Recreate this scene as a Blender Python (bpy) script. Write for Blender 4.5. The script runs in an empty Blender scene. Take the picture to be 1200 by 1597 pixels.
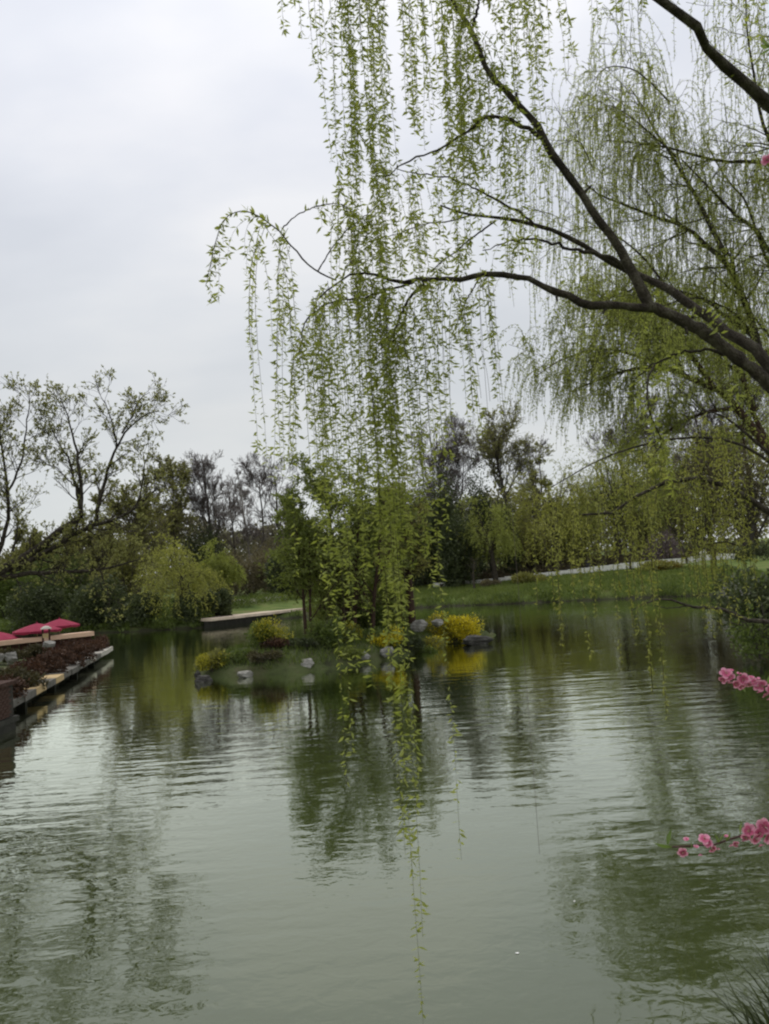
import bpy, math
import numpy as np
from mathutils import Matrix, Vector

rng = np.random.default_rng(11)
scene = bpy.context.scene
COL = scene.collection
RAD = math.radians

# ------------------------------------------------------------------ camera
CAM = np.array([0.0, 0.0, 3.6])
F_PX = 1240.0
PITCH, ROLL = RAD(4.4), RAD(3.8)
_f = np.array([0, math.cos(PITCH), math.sin(PITCH)])
_r0 = np.array([1.0, 0, 0])
_u0 = np.array([0, -math.sin(PITCH), math.cos(PITCH)])
_R = _r0 * math.cos(ROLL) - _u0 * math.sin(ROLL)
_U = _u0 * math.cos(ROLL) + _r0 * math.sin(ROLL)
cd = bpy.data.cameras.new("camera")
cam = bpy.data.objects.new("camera", cd)
COL.objects.link(cam)
cd.sensor_fit = 'VERTICAL'
cd.sensor_height = 36.0
cd.lens = 36.0 * F_PX / 1597.0
cd.clip_start = 0.05
cd.clip_end = 4000
cam.matrix_world = Matrix(((_R[0], _U[0], -_f[0], CAM[0]),
                           (_R[1], _U[1], -_f[1], CAM[1]),
                           (_R[2], _U[2], -_f[2], CAM[2]),
                           (0, 0, 0, 1)))
scene.camera = cam


def at(px, py, D):
    """The place seen at (px, py) of the photograph, D metres ahead."""
    d = _f + _R * (px - 600) / F_PX - _U * (py - 798.5) / F_PX
    return CAM + d * (D / d[1])


def on_water(px, py):
    d = _f + _R * (px - 600) / F_PX - _U * (py - 798.5) / F_PX
    return CAM + d * (-CAM[2] / d[2])


# ------------------------------------------------------------------ sky, sun, exposure
SUN_EL, SUN_AZ = RAD(62), RAD(-35)          # azimuth from +Y towards +X
world = bpy.data.worlds.new("World")
scene.world = world
world.use_nodes = True
nt = world.node_tree
nt.nodes.clear()
N = nt.nodes.new
sky = N('ShaderNodeTexSky'); sky.sky_type = 'NISHITA'; sky.sun_disc = False
sky.sun_elevation = SUN_EL; sky.sun_rotation = SUN_AZ
tc = N('ShaderNodeTexCoord')
sep = N('ShaderNodeSeparateXYZ'); nt.links.new(tc.outputs['Generated'], sep.inputs[0])
zz = N('ShaderNodeMath'); zz.operation = 'MAXIMUM'; zz.inputs[1].default_value = 0.0
nt.links.new(sep.outputs['Z'], zz.inputs[0])
zo = N('ShaderNodeMath'); zo.operation = 'ADD'; zo.inputs[1].default_value = 0.35
nt.links.new(zz.outputs[0], zo.inputs[0])
dv = N('ShaderNodeVectorMath'); dv.operation = 'DIVIDE'
cb = N('ShaderNodeCombineXYZ')
for i in range(3): nt.links.new(zo.outputs[0], cb.inputs[i])
nt.links.new(tc.outputs['Generated'], dv.inputs[0]); nt.links.new(cb.outputs[0], dv.inputs[1])
mp = N('ShaderNodeMapping'); mp.inputs['Scale'].default_value = (0.9, 1.5, 0.6); mp.inputs['Location'].default_value = (3.1, 0.4, 0.0)
nt.links.new(dv.outputs[0], mp.inputs['Vector'])
n1 = N('ShaderNodeTexNoise'); n1.inputs['Scale'].default_value = 2.0; n1.inputs['Detail'].default_value = 5; n1.inputs['Roughness'].default_value = 0.45
nt.links.new(mp.outputs[0], n1.inputs['Vector'])
cr = N('ShaderNodeValToRGB')
cr.color_ramp.elements[0].position = 0.36; cr.color_ramp.elements[0].color = (5.5, 5.7, 6.25, 1)
cr.color_ramp.elements[1].position = 0.62; cr.color_ramp.elements[1].color = (7.3, 7.3, 7.5, 1)
e = cr.color_ramp.elements.new(0.5); e.color = (6.35, 6.5, 6.95, 1)
nt.links.new(n1.outputs['Fac'], cr.inputs[0])
# pale band of thinner cloud low over the horizon
hz = N('ShaderNodeMapRange'); hz.inputs['From Min'].default_value = 0.0; hz.inputs['From Max'].default_value = 0.5
hz.inputs['To Min'].default_value = 0.9; hz.inputs['To Max'].default_value = 0.0
nt.links.new(zz.outputs[0], hz.inputs['Value'])
mh = N('ShaderNodeMix'); mh.data_type = 'RGBA'
nt.links.new(hz.outputs[0], mh.inputs['Factor'])
nt.links.new(cr.outputs[0], mh.inputs['A']); mh.inputs['B'].default_value = (7.7, 7.95, 7.8, 1)
mx = N('ShaderNodeMix'); mx.data_type = 'RGBA'; mx.inputs['Factor'].default_value = 0.93
nt.links.new(sky.outputs[0], mx.inputs['A']); nt.links.new(mh.outputs['Result'], mx.inputs['B'])
ov = N('ShaderNodeMapRange')
ov.inputs['From Min'].default_value = 0.2; ov.inputs['From Max'].default_value = 1.0
ov.inputs['To Min'].default_value = 0.98; ov.inputs['To Max'].default_value = 1.85
nt.links.new(zz.outputs[0], ov.inputs['Value'])
om = N('ShaderNodeVectorMath'); om.operation = 'SCALE'
nt.links.new(mx.outputs['Result'], om.inputs[0]); nt.links.new(ov.outputs[0], om.inputs['Scale'])
bg = N('ShaderNodeBackground'); bg.inputs['Strength'].default_value = 0.1
nt.links.new(om.outputs[0], bg.inputs['Color'])
wo = N('ShaderNodeOutputWorld'); nt.links.new(bg.outputs[0], wo.inputs['Surface'])

sd = bpy.data.lights.new("sun", 'SUN'); sd.energy = 1.5; sd.angle = RAD(30); sd.color = (1.0, 0.96, 0.9)
so = bpy.data.objects.new("sun", sd); COL.objects.link(so)
_sv = Vector((math.sin(SUN_AZ) * math.cos(SUN_EL), math.cos(SUN_AZ) * math.cos(SUN_EL), math.sin(SUN_EL)))
so.rotation_euler = _sv.to_track_quat('Z', 'Y').to_euler()
so.location = (-10, 10, 40)

vs = scene.view_settings
vs.view_transform = 'Standard'; vs.look = 'None'; vs.exposure = 0.0; vs.gamma = 1.0; vs.use_curve_mapping = False
scene.cycles.use_denoising = True
scene.cycles.max_bounces = 6
scene.cycles.diffuse_bounces = 3
scene.cycles.transmission_bounces = 4
scene.cycles.filter_width = 2.2


# ------------------------------------------------------------------ materials
def _mat(name):
    m = bpy.data.materials.new(name); m.use_nodes = True
    m.node_tree.nodes.clear()
    return m, m.node_tree


def leaf_mat(name, c1, c2, trans=0.35, gloss=0.03):
    m, t = _mat(name); n = t.nodes.new; l = t.links.new
    a = n('ShaderNodeAttribute'); a.attribute_name = 'tint'
    mix = n('ShaderNodeMix'); mix.data_type = 'RGBA'
    mix.inputs['A'].default_value = (*c1, 1); mix.inputs['B'].default_value = (*c2, 1)
    l(a.outputs['Fac'], mix.inputs['Factor'])
    d = n('ShaderNodeBsdfDiffuse'); tr = n('ShaderNodeBsdfTranslucent'); g = n('ShaderNodeBsdfGlossy')
    g.inputs['Roughness'].default_value = 0.5
    l(mix.outputs['Result'], d.inputs['Color']); l(mix.outputs['Result'], tr.inputs['Color'])
    s = n('ShaderNodeMixShader'); s.inputs[0].default_value = trans
    l(d.outputs[0], s.inputs[1]); l(tr.outputs[0], s.inputs[2])
    o = n('ShaderNodeOutputMaterial')
    if gloss > 0:
        s2 = n('ShaderNodeMixShader'); s2.inputs[0].default_value = gloss
        l(s.outputs[0], s2.inputs[1]); l(g.outputs[0], s2.inputs[2]); l(s2.outputs[0], o.inputs[0])
    else:
        l(s.outputs[0], o.inputs[0])
    return m


def noise_mat(name, cols, scale=3.0, rough=0.9, bump=0.3, detail=6, stretch=(1, 1, 1), dist=0.02, spec=0.2):
    """Principled surface whose colour runs through cols by noise, with a fine relief."""
    m, t = _mat(name); n = t.nodes.new; l = t.links.new
    tcn = n('ShaderNodeTexCoord'); mpn = n('ShaderNodeMapping'); mpn.inputs['Scale'].default_value = stretch
    l(tcn.outputs['Object'], mpn.inputs['Vector'])
    ns = n('ShaderNodeTexNoise'); ns.inputs['Scale'].default_value = scale; ns.inputs['Detail'].default_value = detail
    ns.inputs['Roughness'].default_value = 0.62
    l(mpn.outputs[0], ns.inputs['Vector'])
    r = n('ShaderNodeValToRGB')
    while len(r.color_ramp.elements) < len(cols): r.color_ramp.elements.new(0.5)
    for i, c in enumerate(cols):
        r.color_ramp.elements[i].position = 0.3 + 0.4 * i / max(1, len(cols) - 1)
        r.color_ramp.elements[i].color = (*c, 1)
    l(ns.outputs['Fac'], r.inputs[0])
    p = n('ShaderNodeBsdfPrincipled'); p.inputs['Roughness'].default_value = rough
    p.inputs['Specular IOR Level'].default_value = spec
    l(r.outputs[0], p.inputs['Base Color'])
    n2 = n('ShaderNodeTexNoise'); n2.inputs['Scale'].default_value = scale * 6; n2.inputs['Detail'].default_value = 4
    l(mpn.outputs[0], n2.inputs['Vector'])
    b = n('ShaderNodeBump'); b.inputs['Strength'].default_value = bump; b.inputs['Distance'].default_value = dist
    l(n2.outputs['Fac'], b.inputs['Height']); l(b.outputs[0], p.inputs['Normal'])
    o = n('ShaderNodeOutputMaterial'); l(p.outputs[0], o.inputs[0])
    return m


def water_mat():
    m, t = _mat('pond_water'); n = t.nodes.new; l = t.links.new
    g = n('ShaderNodeNewGeometry')

    def noise(scale, stretch, rot=0.0, detail=2.0, rough=0.5, distort=0.0):
        mpn = n('ShaderNodeMapping'); mpn.inputs['Scale'].default_value = stretch
        mpn.inputs['Rotation'].default_value = (0, 0, rot)
        l(g.outputs['Position'], mpn.inputs['Vector'])
        ns = n('ShaderNodeTexNoise'); ns.inputs['Scale'].default_value = scale
        ns.inputs['Detail'].default_value = detail; ns.inputs['Roughness'].default_value = rough
        ns.inputs['Distortion'].default_value = distort
        l(mpn.outputs[0], ns.inputs['Vector'])
        return ns.outputs['Fac']

    def mul(a, b):
        q = n('ShaderNodeMath'); q.operation = 'MULTIPLY'
        for i, v in enumerate((a, b)):
            if isinstance(v, float): q.inputs[i].default_value = v
            else: l(v, q.inputs[i])
        return q.outputs[0]

    def add(a, b):
        q = n('ShaderNodeMath'); q.operation = 'ADD'; l(a, q.inputs[0]); l(b, q.inputs[1]); return q.outputs[0]

    def ramp(v, a, b, lo=0.0, hi=1.0):
        q = n('ShaderNodeMapRange'); q.interpolation_type = 'SMOOTHSTEP'
        q.inputs['From Min'].default_value = a; q.inputs['From Max'].default_value = b
        q.inputs['To Min'].default_value = lo; q.inputs['To Max'].default_value = hi
        l(v, q.inputs['Value']); return q.outputs[0]

    patch = ramp(noise(0.09, (1, 0.8, 1), 0.3, 2.0), 0.40, 0.60, 0.25, 1.0)       # breeze patches
    long_w = noise(1.05, (0.55, 2.1, 1), 0.10, 1.5, 0.4, 0.2)                      # lapping lines
    mid_w = noise(2.6, (0.7, 1.5, 1), -0.12, 2.0, 0.5, 0.5)
    swirl = noise(5.5, (0.8, 1.1, 1), 0.4, 2.0, 0.5, 0.6)
    h = add(mul(mul(long_w, patch), 0.022), add(mul(mul(mid_w, patch), 0.008), mul(swirl, 0.0030)))
    b = n('ShaderNodeBump'); b.inputs['Strength'].default_value = 1.0; b.inputs['Distance'].default_value = 1.0
    l(h, b.inputs['Height'])
    murk = n('ShaderNodeValToRGB')
    murk.color_ramp.elements[0].color = (0.036, 0.047, 0.016, 1); murk.color_ramp.elements[0].position = 0.3
    murk.color_ramp.elements[1].color = (0.046, 0.057, 0.022, 1); murk.color_ramp.elements[1].position = 0.7
    l(noise(0.25, (1, 1, 1), 0.0, 3.0), murk.inputs[0])
    df = n('ShaderNodeBsdfDiffuse'); l(murk.outputs[0], df.inputs['Color'])
    gl = n('ShaderNodeBsdfGlossy'); gl.inputs['Roughness'].default_value = 0.02
    gl.inputs['Color'].default_value = (0.96, 1.0, 0.88, 1); l(b.outputs[0], gl.inputs['Normal'])
    fr = n('ShaderNodeFresnel'); fr.inputs['IOR'].default_value = 1.7; l(b.outputs[0], fr.inputs['Normal'])
    ms = n('ShaderNodeMixShader'); fp = n('ShaderNodeMath'); fp.operation = 'POWER'; fp.inputs[1].default_value = 1.35; l(fr.outputs[0], fp.inputs[0])
    fm = n('ShaderNodeMath'); fm.operation = 'MULTIPLY'; fm.use_clamp = True; fm.inputs[1].default_value = 2.75
    l(fp.outputs[0], fm.inputs[0]); l(fm.outputs[0], ms.inputs[0]); l(df.outputs[0], ms.inputs[1]); l(gl.outputs[0], ms.inputs[2])
    o = n('ShaderNodeOutputMaterial'); l(ms.outputs[0], o.inputs[0])
    return m


def ground_mat():
    m = noise_mat('grassy_ground', [(0.034, 0.058, 0.012), (0.074, 0.112, 0.022), (0.110, 0.140, 0.034), (0.130, 0.115, 0.055)], 0.45, 0.95, 0.6, 10, dist=0.05)
    t = m.node_tree; n = t.nodes.new; l = t.links.new
    p = next(x for x in t.nodes if x.type == 'BSDF_PRINCIPLED'); src = p.inputs['Base Color'].links[0].from_socket
    g = n('ShaderNodeNewGeometry'); s = n('ShaderNodeSeparateXYZ'); l(g.outputs['Position'], s.inputs[0])
    ns = n('ShaderNodeTexNoise'); ns.inputs['Scale'].default_value = 1.1; ns.inputs['Detail'].default_value = 5; l(g.outputs['Position'], ns.inputs['Vector'])
    ad = n('ShaderNodeMath'); ad.operation = 'MULTIPLY_ADD'; ad.inputs[1].default_value = 0.7; l(ns.outputs['Fac'], ad.inputs[0]); l(s.outputs['Z'], ad.inputs[2])
    mr = n('ShaderNodeMapRange'); mr.inputs['From Min'].default_value = 0.45; mr.inputs['From Max'].default_value = 0.85; l(ad.outputs[0], mr.inputs['Value'])
    mx_ = n('ShaderNodeMix'); mx_.data_type = 'RGBA'; mx_.inputs['A'].default_value = (0.030, 0.030, 0.016, 1)
    l(mr.outputs[0], mx_.inputs['Factor']); l(src, mx_.inputs['B']); l(mx_.outputs['Result'], p.inputs['Base Color'])
    return m


M = {}
M['water'] = water_mat()
M['ground'] = ground_mat()
M['island_soil'] = noise_mat('mossy_soil', [(0.034, 0.038, 0.018), (0.060, 0.076, 0.026), (0.085, 0.076, 0.044)], 1.2, 0.95, 0.8, 8, dist=0.06)
M['bark'] = noise_mat('dark_willow_bark', [(0.018, 0.014, 0.011), (0.052, 0.043, 0.032), (0.120, 0.108, 0.080)], 11, 0.95, 1.0, 9, (1, 1, 0.6), 0.04)
M['bark_red'] = noise_mat('brown_bark', [(0.035, 0.020, 0.014), (0.070, 0.045, 0.032)], 8, 0.95, 0.7, 6, (1, 1, 0.35), 0.02)
M['bark_far'] = noise_mat('grey_brown_bark', [(0.050, 0.042, 0.036), (0.085, 0.074, 0.066)], 2, 0.95, 0.3)
M['bark_pale'] = noise_mat('pale_grey_bark', [(0.16, 0.14, 0.12), (0.24, 0.22, 0.19)], 2, 0.95, 0.3)
M['twig'] = noise_mat('olive_twig', [(0.060, 0.062, 0.028), (0.095, 0.090, 0.045)], 6, 0.9, 0.1)
M['twig_bare'] = noise_mat('bare_twig', [(0.095, 0.076, 0.068), (0.140, 0.116, 0.106)], 1, 0.95, 0.0)
M['willow_near'] = leaf_mat('young_willow_leaf', (0.205, 0.245, 0.030), (0.400, 0.430, 0.090), 0.56)
M['willow_dry'] = leaf_mat('straw_coloured_leaf', (0.16, 0.15, 0.07), (0.26, 0.23, 0.12), 0.4)
M['willow_mid'] = leaf_mat('pale_willow_leaf', (0.300, 0.350, 0.050), (0.500, 0.530, 0.125), 0.62)
M['willow_far'] = leaf_mat('far_willow_leaf', (0.200, 0.235, 0.034), (0.350, 0.385, 0.075), 0.54)
M['willow_yellow'] = leaf_mat('yellow_green_willow_leaf', (0.230, 0.250, 0.034), (0.400, 0.400, 0.085), 0.55)
M['olive'] = leaf_mat('olive_spring_leaf', (0.150, 0.155, 0.034), (0.280, 0.275, 0.070), 0.52)
M['spring'] = leaf_mat('fresh_spring_leaf', (0.190, 0.200, 0.050), (0.350, 0.350, 0.110), 0.52)
M['dark'] = leaf_mat('dark_evergreen_leaf', (0.032, 0.044, 0.016), (0.085, 0.105, 0.034), 0.28)
M['midgreen'] = leaf_mat('mid_green_leaf', (0.065, 0.096, 0.016), (0.150, 0.195, 0.038), 0.4)
M['brown'] = leaf_mat('brown_thicket_leaf', (0.110, 0.094, 0.046), (0.220, 0.190, 0.095), 0.4)
M['redbrown'] = leaf_mat('red_brown_leaf', (0.036, 0.019, 0.010), (0.105, 0.052, 0.028), 0.25)
M['forsythia'] = leaf_mat('forsythia_flower', (0.42, 0.36, 0.012), (0.75, 0.62, 0.025), 0.35)
M['forsythia_dull'] = leaf_mat('fading_forsythia_flower', (0.22, 0.22, 0.018), (0.44, 0.40, 0.030), 0.3)
M['forsythia_orange'] = leaf_mat('rusty_forsythia_flower', (0.14, 0.09, 0.012), (0.30, 0.20, 0.020), 0.3)
M['blossom_far'] = leaf_mat('dull_pink_blossom', (0.13, 0.10, 0.095), (0.25, 0.20, 0.19), 0.3)
M['isle_leaf'] = leaf_mat('island_tree_leaf', (0.095, 0.125, 0.018), (0.225, 0.265, 0.048), 0.48)
M['litter'] = leaf_mat('leaf_litter', (0.050, 0.040, 0.020), (0.110, 0.090, 0.048), 0.2)
M['woods'] = leaf_mat('mixed_wood_leaf', (0.090, 0.086, 0.042), (0.200, 0.190, 0.090), 0.4)
M['olive_brown'] = leaf_mat('olive_brown_leaf', (0.038, 0.034, 0.013), (0.095, 0.082, 0.032), 0.3)
M['grass'] = leaf_mat('grass_blade', (0.090, 0.135, 0.020), (0.190, 0.235, 0.048), 0.4)
M['petal'] = leaf_mat('pink_peach_petal', (0.55, 0.15, 0.27), (0.78, 0.38, 0.50), 0.45)
M['petal_deep'] = leaf_mat('deep_pink_petal', (0.42, 0.06, 0.15), (0.58, 0.13, 0.24), 0.3)
M['sepal'] = leaf_mat('wine_sepal', (0.10, 0.02, 0.03), (0.18, 0.05, 0.06), 0.2)
M['stamen'] = leaf_mat('cream_stamen', (0.6, 0.45, 0.3), (0.75, 0.6, 0.45), 0.2)
M['peach_leaf'] = leaf_mat('peach_leaf', (0.10, 0.16, 0.03), (0.20, 0.27, 0.07), 0.45)
M['peach_bark'] = noise_mat('peach_bark', [(0.045, 0.022, 0.020), (0.090, 0.050, 0.042)], 30, 0.8, 0.5, dist=0.003)
M['rock'] = noise_mat('grey_rock', [(0.07, 0.068, 0.06), (0.20, 0.195, 0.18), (0.34, 0.33, 0.31)], 2.2, 0.9, 0.9, 8, dist=0.06)
M['rock_pale'] = noise_mat('pale_rock', [(0.09, 0.09, 0.075), (0.25, 0.24, 0.215), (0.38, 0.37, 0.345)], 2.2, 0.9, 0.8, 8, dist=0.06)
M['rock_dark'] = noise_mat('dark_rock', [(0.022, 0.021, 0.018), (0.065, 0.062, 0.055), (0.16, 0.155, 0.14)], 2.5, 0.85, 1.0, 8, (1, 1, 3), 0.08)
M['stone'] = noise_mat('pale_stone', [(0.36, 0.34, 0.29), (0.50, 0.47, 0.41)], 2.5, 0.9, 0.4)
M['stone_yellow'] = noise_mat('yellowish_stone', [(0.40, 0.29, 0.14), (0.54, 0.40, 0.22)], 2.5, 0.9, 0.4)
M['stone_grey'] = noise_mat('weathered_stone', [(0.07, 0.066, 0.055), (0.17, 0.16, 0.14)], 2.5, 0.9, 0.5)
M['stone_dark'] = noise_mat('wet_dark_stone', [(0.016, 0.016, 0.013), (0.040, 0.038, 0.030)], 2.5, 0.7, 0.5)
M['landing'] = noise_mat('warm_pale_paving', [(0.46, 0.37, 0.28), (0.60, 0.50, 0.40)], 1.3, 0.9, 0.3)
M['white_stone'] = noise_mat('white_stone', [(0.58, 0.57, 0.53), (0.74, 0.73, 0.68)], 2.0, 0.9, 0.4)
M['timber'] = noise_mat('pale_peach_timber', [(0.62, 0.40, 0.27), (0.74, 0.52, 0.37)], 3, 0.7, 0.3, 6, (1, 1, 6))
M['timber_dark'] = noise_mat('red_brown_timber', [(0.045, 0.018, 0.013), (0.085, 0.036, 0.025)], 3, 0.7, 0.3, 6, (6, 6, 1))
M['crimson'] = noise_mat('crimson_canvas', [(0.21, 0.017, 0.044), (0.27, 0.026, 0.058)], 2, 0.85, 0.1)
M['dark_metal'] = noise_mat('dark_metal', [(0.02, 0.02, 0.02), (0.035, 0.033, 0.03)], 4, 0.5, 0.1)
M['white_paint'] = noise_mat('white_paint', [(0.74, 0.73, 0.70), (0.82, 0.81, 0.79)], 4, 0.5, 0.05)
M['brick'] = noise_mat('dark_red_brick', [(0.030, 0.018, 0.013), (0.060, 0.032, 0.024), (0.085, 0.060, 0.048)], 9, 0.95, 0.6, dist=0.01)
M['mortar'] = noise_mat('dark_mortar', [(0.028, 0.025, 0.020), (0.055, 0.05, 0.042)], 9, 0.95, 0.5)
M['bench_wood'] = noise_mat('dark_bench_wood', [(0.018, 0.014, 0.011), (0.035, 0.028, 0.022)], 5, 0.7, 0.2)
M['path'] = noise_mat('pale_path', [(0.36, 0.35, 0.31), (0.46, 0.45, 0.41)], 1.5, 0.95, 0.3)


# ------------------------------------------------------------------ mesh helpers
class MB:
    def __init__(self):
        self.v = []; self.f = []; self.t = []; self.n = 0

    def add(self, v, f, mat=0, tint=None, smooth=False):
        v = np.asarray(v, float).reshape(-1, 3)
        if not isinstance(f, list): f = [f]
        for ff in f:
            ff = np.asarray(ff, int)
            self.f.append((ff + self.n, mat, smooth))
        self.v.append(v)
        self.t.append(np.full(len(v), 0.5) if tint is None else np.broadcast_to(np.asarray(tint, float), (len(v),)))
        self.n += len(v)
        return self

    def box(self, c, u, v, w, mat=0):
        c, u, v, w = (np.asarray(a, float) for a in (c, u, v, w))
        P = [c + a * u + b * v + d * w for d in (-1, 1) for b in (-1, 1) for a in (-1, 1)]
        fs = [[0, 2, 3, 1], [4, 5, 7, 6], [0, 1, 5, 4], [2, 6, 7, 3], [0, 4, 6, 2], [1, 3, 7, 5]]
        return self.add(P, np.array(fs), mat)

    def build(self, name, mats, parent=None, mesh_only=False):
        if not isinstance(mats, (list, tuple)): mats = [mats]
        V = np.concatenate(self.v)
        if parent is not None and not mesh_only:
            V = V - np.array(parent['_o'][:])
        me = bpy.data.meshes.new(name)
        nv = len(V)
        loops = []; starts = []; mi = []; sm = []; s = 0
        for f, m_, smooth in self.f:
            if f.size == 0: continue
            k = f.shape[1]
            loops.append(f.ravel()); starts.append(s + np.arange(len(f)) * k); s += f.size
            mi.append(np.full(len(f), m_)); sm.append(np.full(len(f), smooth))
        loops = np.concatenate(loops); starts = np.concatenate(starts)
        me.vertices.add(nv); me.vertices.foreach_set('co', V.astype(np.float32).ravel())
        me.loops.add(len(loops)); me.loops.foreach_set('vertex_index', loops.astype(np.int32))
        me.polygons.add(len(starts)); me.polygons.foreach_set('loop_start', starts.astype(np.int32))
        me.polygons.foreach_set('material_index', np.concatenate(mi).astype(np.int32))
        me.polygons.foreach_set('use_smooth', np.concatenate(sm).astype(bool))
        a = me.attributes.new('tint', 'FLOAT', 'POINT')
        a.data.foreach_set('value', np.concatenate(self.t).astype(np.float32))
        me.update(calc_edges=True)
        for m_ in mats: me.materials.append(M[m_] if isinstance(m_, str) else m_)
        if mesh_only: return me
        o = bpy.data.objects.new(name, me); COL.objects.link(o)
        if parent is not None:
            o.parent = parent
        return o


def thing(name, label, cat, loc, group=None):
    o = bpy.data.objects.new(name, None); COL.objects.link(o)
    o.empty_display_size = 0.2
    o.location = tuple(float(x) for x in loc); o['_o'] = [float(x) for x in loc]
    o['label'] = label; o['category'] = cat
    if group: o['group'] = group
    return o


def tag(o, label, cat, group=None):
    o['label'] = label; o['category'] = cat
    if group: o['group'] = group
    return o


def kind(o, k):
    o['kind'] = k
    return o


def norm(a):
    return a / np.maximum(np.linalg.norm(a, axis=-1, keepdims=True), 1e-9)


def rnd(*s): return rng.normal(size=s)


def tubes(mb, P, R, k=3, mat=0, tint=0.5, ref=None):
    """Tapering tubes along m polylines of n points each."""
    P = np.asarray(P, float); R = np.asarray(R, float)
    if P.ndim == 2: P = P[None]; R = R[None]
    m, n, _ = P.shape
    T = norm(np.gradient(P, axis=1))
    if ref is None:
        mt = norm(T.mean(axis=1))
        rf = np.where(np.abs(mt[:, 2:3]) > 0.75, np.array([[1.0, 0.13, 0]]), np.array([[0.05, 0.1, 1.0]]))
    else:
        rf = np.broadcast_to(np.array(ref, float), (m, 3))
    U = norm(np.cross(T, rf[:, None, :])); W = np.cross(T, U)
    a = np.arange(k) * 2 * math.pi / k
    V = P[:, :, None] + R[:, :, None, None] * (np.cos(a)[:, None] * U[:, :, None] + np.sin(a)[:, None] * W[:, :, None])
    i = np.arange(m)[:, None, None] * (n * k); j = np.arange(n - 1)[None, :, None] * k; q = np.arange(k)[None, None, :]
    q2 = (q + 1) % k
    F = np.stack([i + j + q, i + j + q2, i + j + k + q2, i + j + k + q], -1).reshape(-1, 4)
    mb.add(V, F, mat, tint, smooth=True)


def smooth_line(pts, n):
    """Catmull-Rom through pts, n points evenly spread."""
    pts = np.asarray(pts, float)
    d = np.r_[0, np.cumsum(np.linalg.norm(np.diff(pts, axis=0), axis=1))]
    ext = np.vstack([2 * pts[0] - pts[1], pts, 2 * pts[-1] - pts[-2]])
    s = np.linspace(0, d[-1], n); out = []
    for x in s:
        i = min(max(np.searchsorted(d, x, side='right') - 1, 0), len(pts) - 2)
        u = (x - d[i]) / max(d[i + 1] - d[i], 1e-9)
        p0, p1, p2, p3 = ext[i:i + 4]
        out.append(0.5 * (2 * p1 + (p2 - p0) * u + (2 * p0 - 5 * p1 + 4 * p2 - p3) * u * u + (3 * p1 - p0 - 3 * p2 + p3) * u ** 3))
    return np.array(out)


def children(PP, PR, per, t0, t1, ang, lenf, n, trop=0.0, wig=0.1, rf=0.6, rmin=0.004, labs=None):
    """Side shoots growing from every parent polyline."""
    m, k, _ = PP.shape
    idx = np.repeat(np.arange(m), per); q = len(idx)
    t = rng.uniform(t0, t1, q); x = t * (k - 1); i = np.minimum(x.astype(int), k - 2); u = (x - i)[:, None]
    pos = PP[idx, i] * (1 - u) + PP[idx, i + 1] * u
    tan = norm(PP[idx, i + 1] - PP[idx, i])
    r0 = (PR[idx, i] * (1 - u[:, 0]) + PR[idx, i + 1] * u[:, 0]) * rf
    plen = np.linalg.norm(np.diff(PP, axis=1), axis=2).sum(1)[idx]
    L = (plen * lenf * (1.15 - 0.55 * t) if labs is None else labs * np.ones(q)) * rng.uniform(0.65, 1.25, q)
    perp = norm(np.cross(tan, rnd(q, 3)))
    a = RAD(ang) * rng.uniform(0.7, 1.3, q)[:, None]
    d = norm(np.cos(a) * tan + np.sin(a) * perp)
    P = np.empty((q, n, 3)); P[:, 0] = pos
    for s in range(1, n):
        d = norm(d + wig * rnd(q, 3) + np.array([0, 0, trop]) / n)
        P[:, s] = P[:, s - 1] + d * (L / (n - 1))[:, None]
    R = np.maximum(r0[:, None] * np.linspace(1, 0.25, n), rmin)
    return P, R


def clump(p, s, seed=0.0):
    """0..1 soft noise over space: bunches of lighter and darker leaves."""
    x = p / s + seed
    v = np.sin(x[..., 0] * 1.7 + np.sin(x[..., 1] * 1.3 + 1.1)) + np.sin(x[..., 1] * 1.9 + np.sin(x[..., 2] * 1.6)) + np.sin(x[..., 2] * 2.1 + np.sin(x[..., 0] * 1.2 + 2.0))
    return np.clip(v / 6 + 0.5, 0, 1)


def leaves(mb, base, d, L, wf=0.35, mat=0, tint=None, fold=0.12):
    base = np.asarray(base, float); q = len(base)
    d = norm(d); L = np.broadcast_to(np.asarray(L, float), (q,))[:, None]
    s = norm(np.cross(d, rnd(q, 3))); up = np.cross(s, d)
    mid = base + d * L * 0.45 - up * L * fold
    V = np.stack([base, mid + s * L * wf * 0.5 + up * L * fold * 1.5, base + d * L, mid - s * L * wf * 0.5 + up * L * fold * 1.5], 1)
    F = np.arange(q * 4).reshape(-1, 4)
    if tint is None: tint = rng.uniform(0, 1, q)
    mb.add(V, F, mat, np.repeat(np.clip(tint, 0, 1), 4))


def along(P, per, t0=0.0, t1=1.0):
    m, k, _ = P.shape
    idx = np.repeat(np.arange(m), per); q = len(idx)
    x = rng.uniform(t0, t1, q) * (k - 1); i = np.minimum(x.astype(int), k - 2); u = (x - i)[:, None]
    return P[idx, i] * (1 - u) + P[idx, i + 1] * u, norm(P[idx, i + 1] - P[idx, i])


def prism(mb, poly, z0, z1, mat=0):
    poly = np.asarray(poly, float); n = len(poly)
    V = np.vstack([np.c_[poly, np.full(n, z0)], np.c_[poly, np.full(n, z1)]])
    side = [[i, (i + 1) % n, n + (i + 1) % n, n + i] for i in range(n)]
    mb.add(V, [np.array(side), np.array([list(range(n, 2 * n))]), np.array([list(range(n - 1, -1, -1))])], mat)


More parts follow.
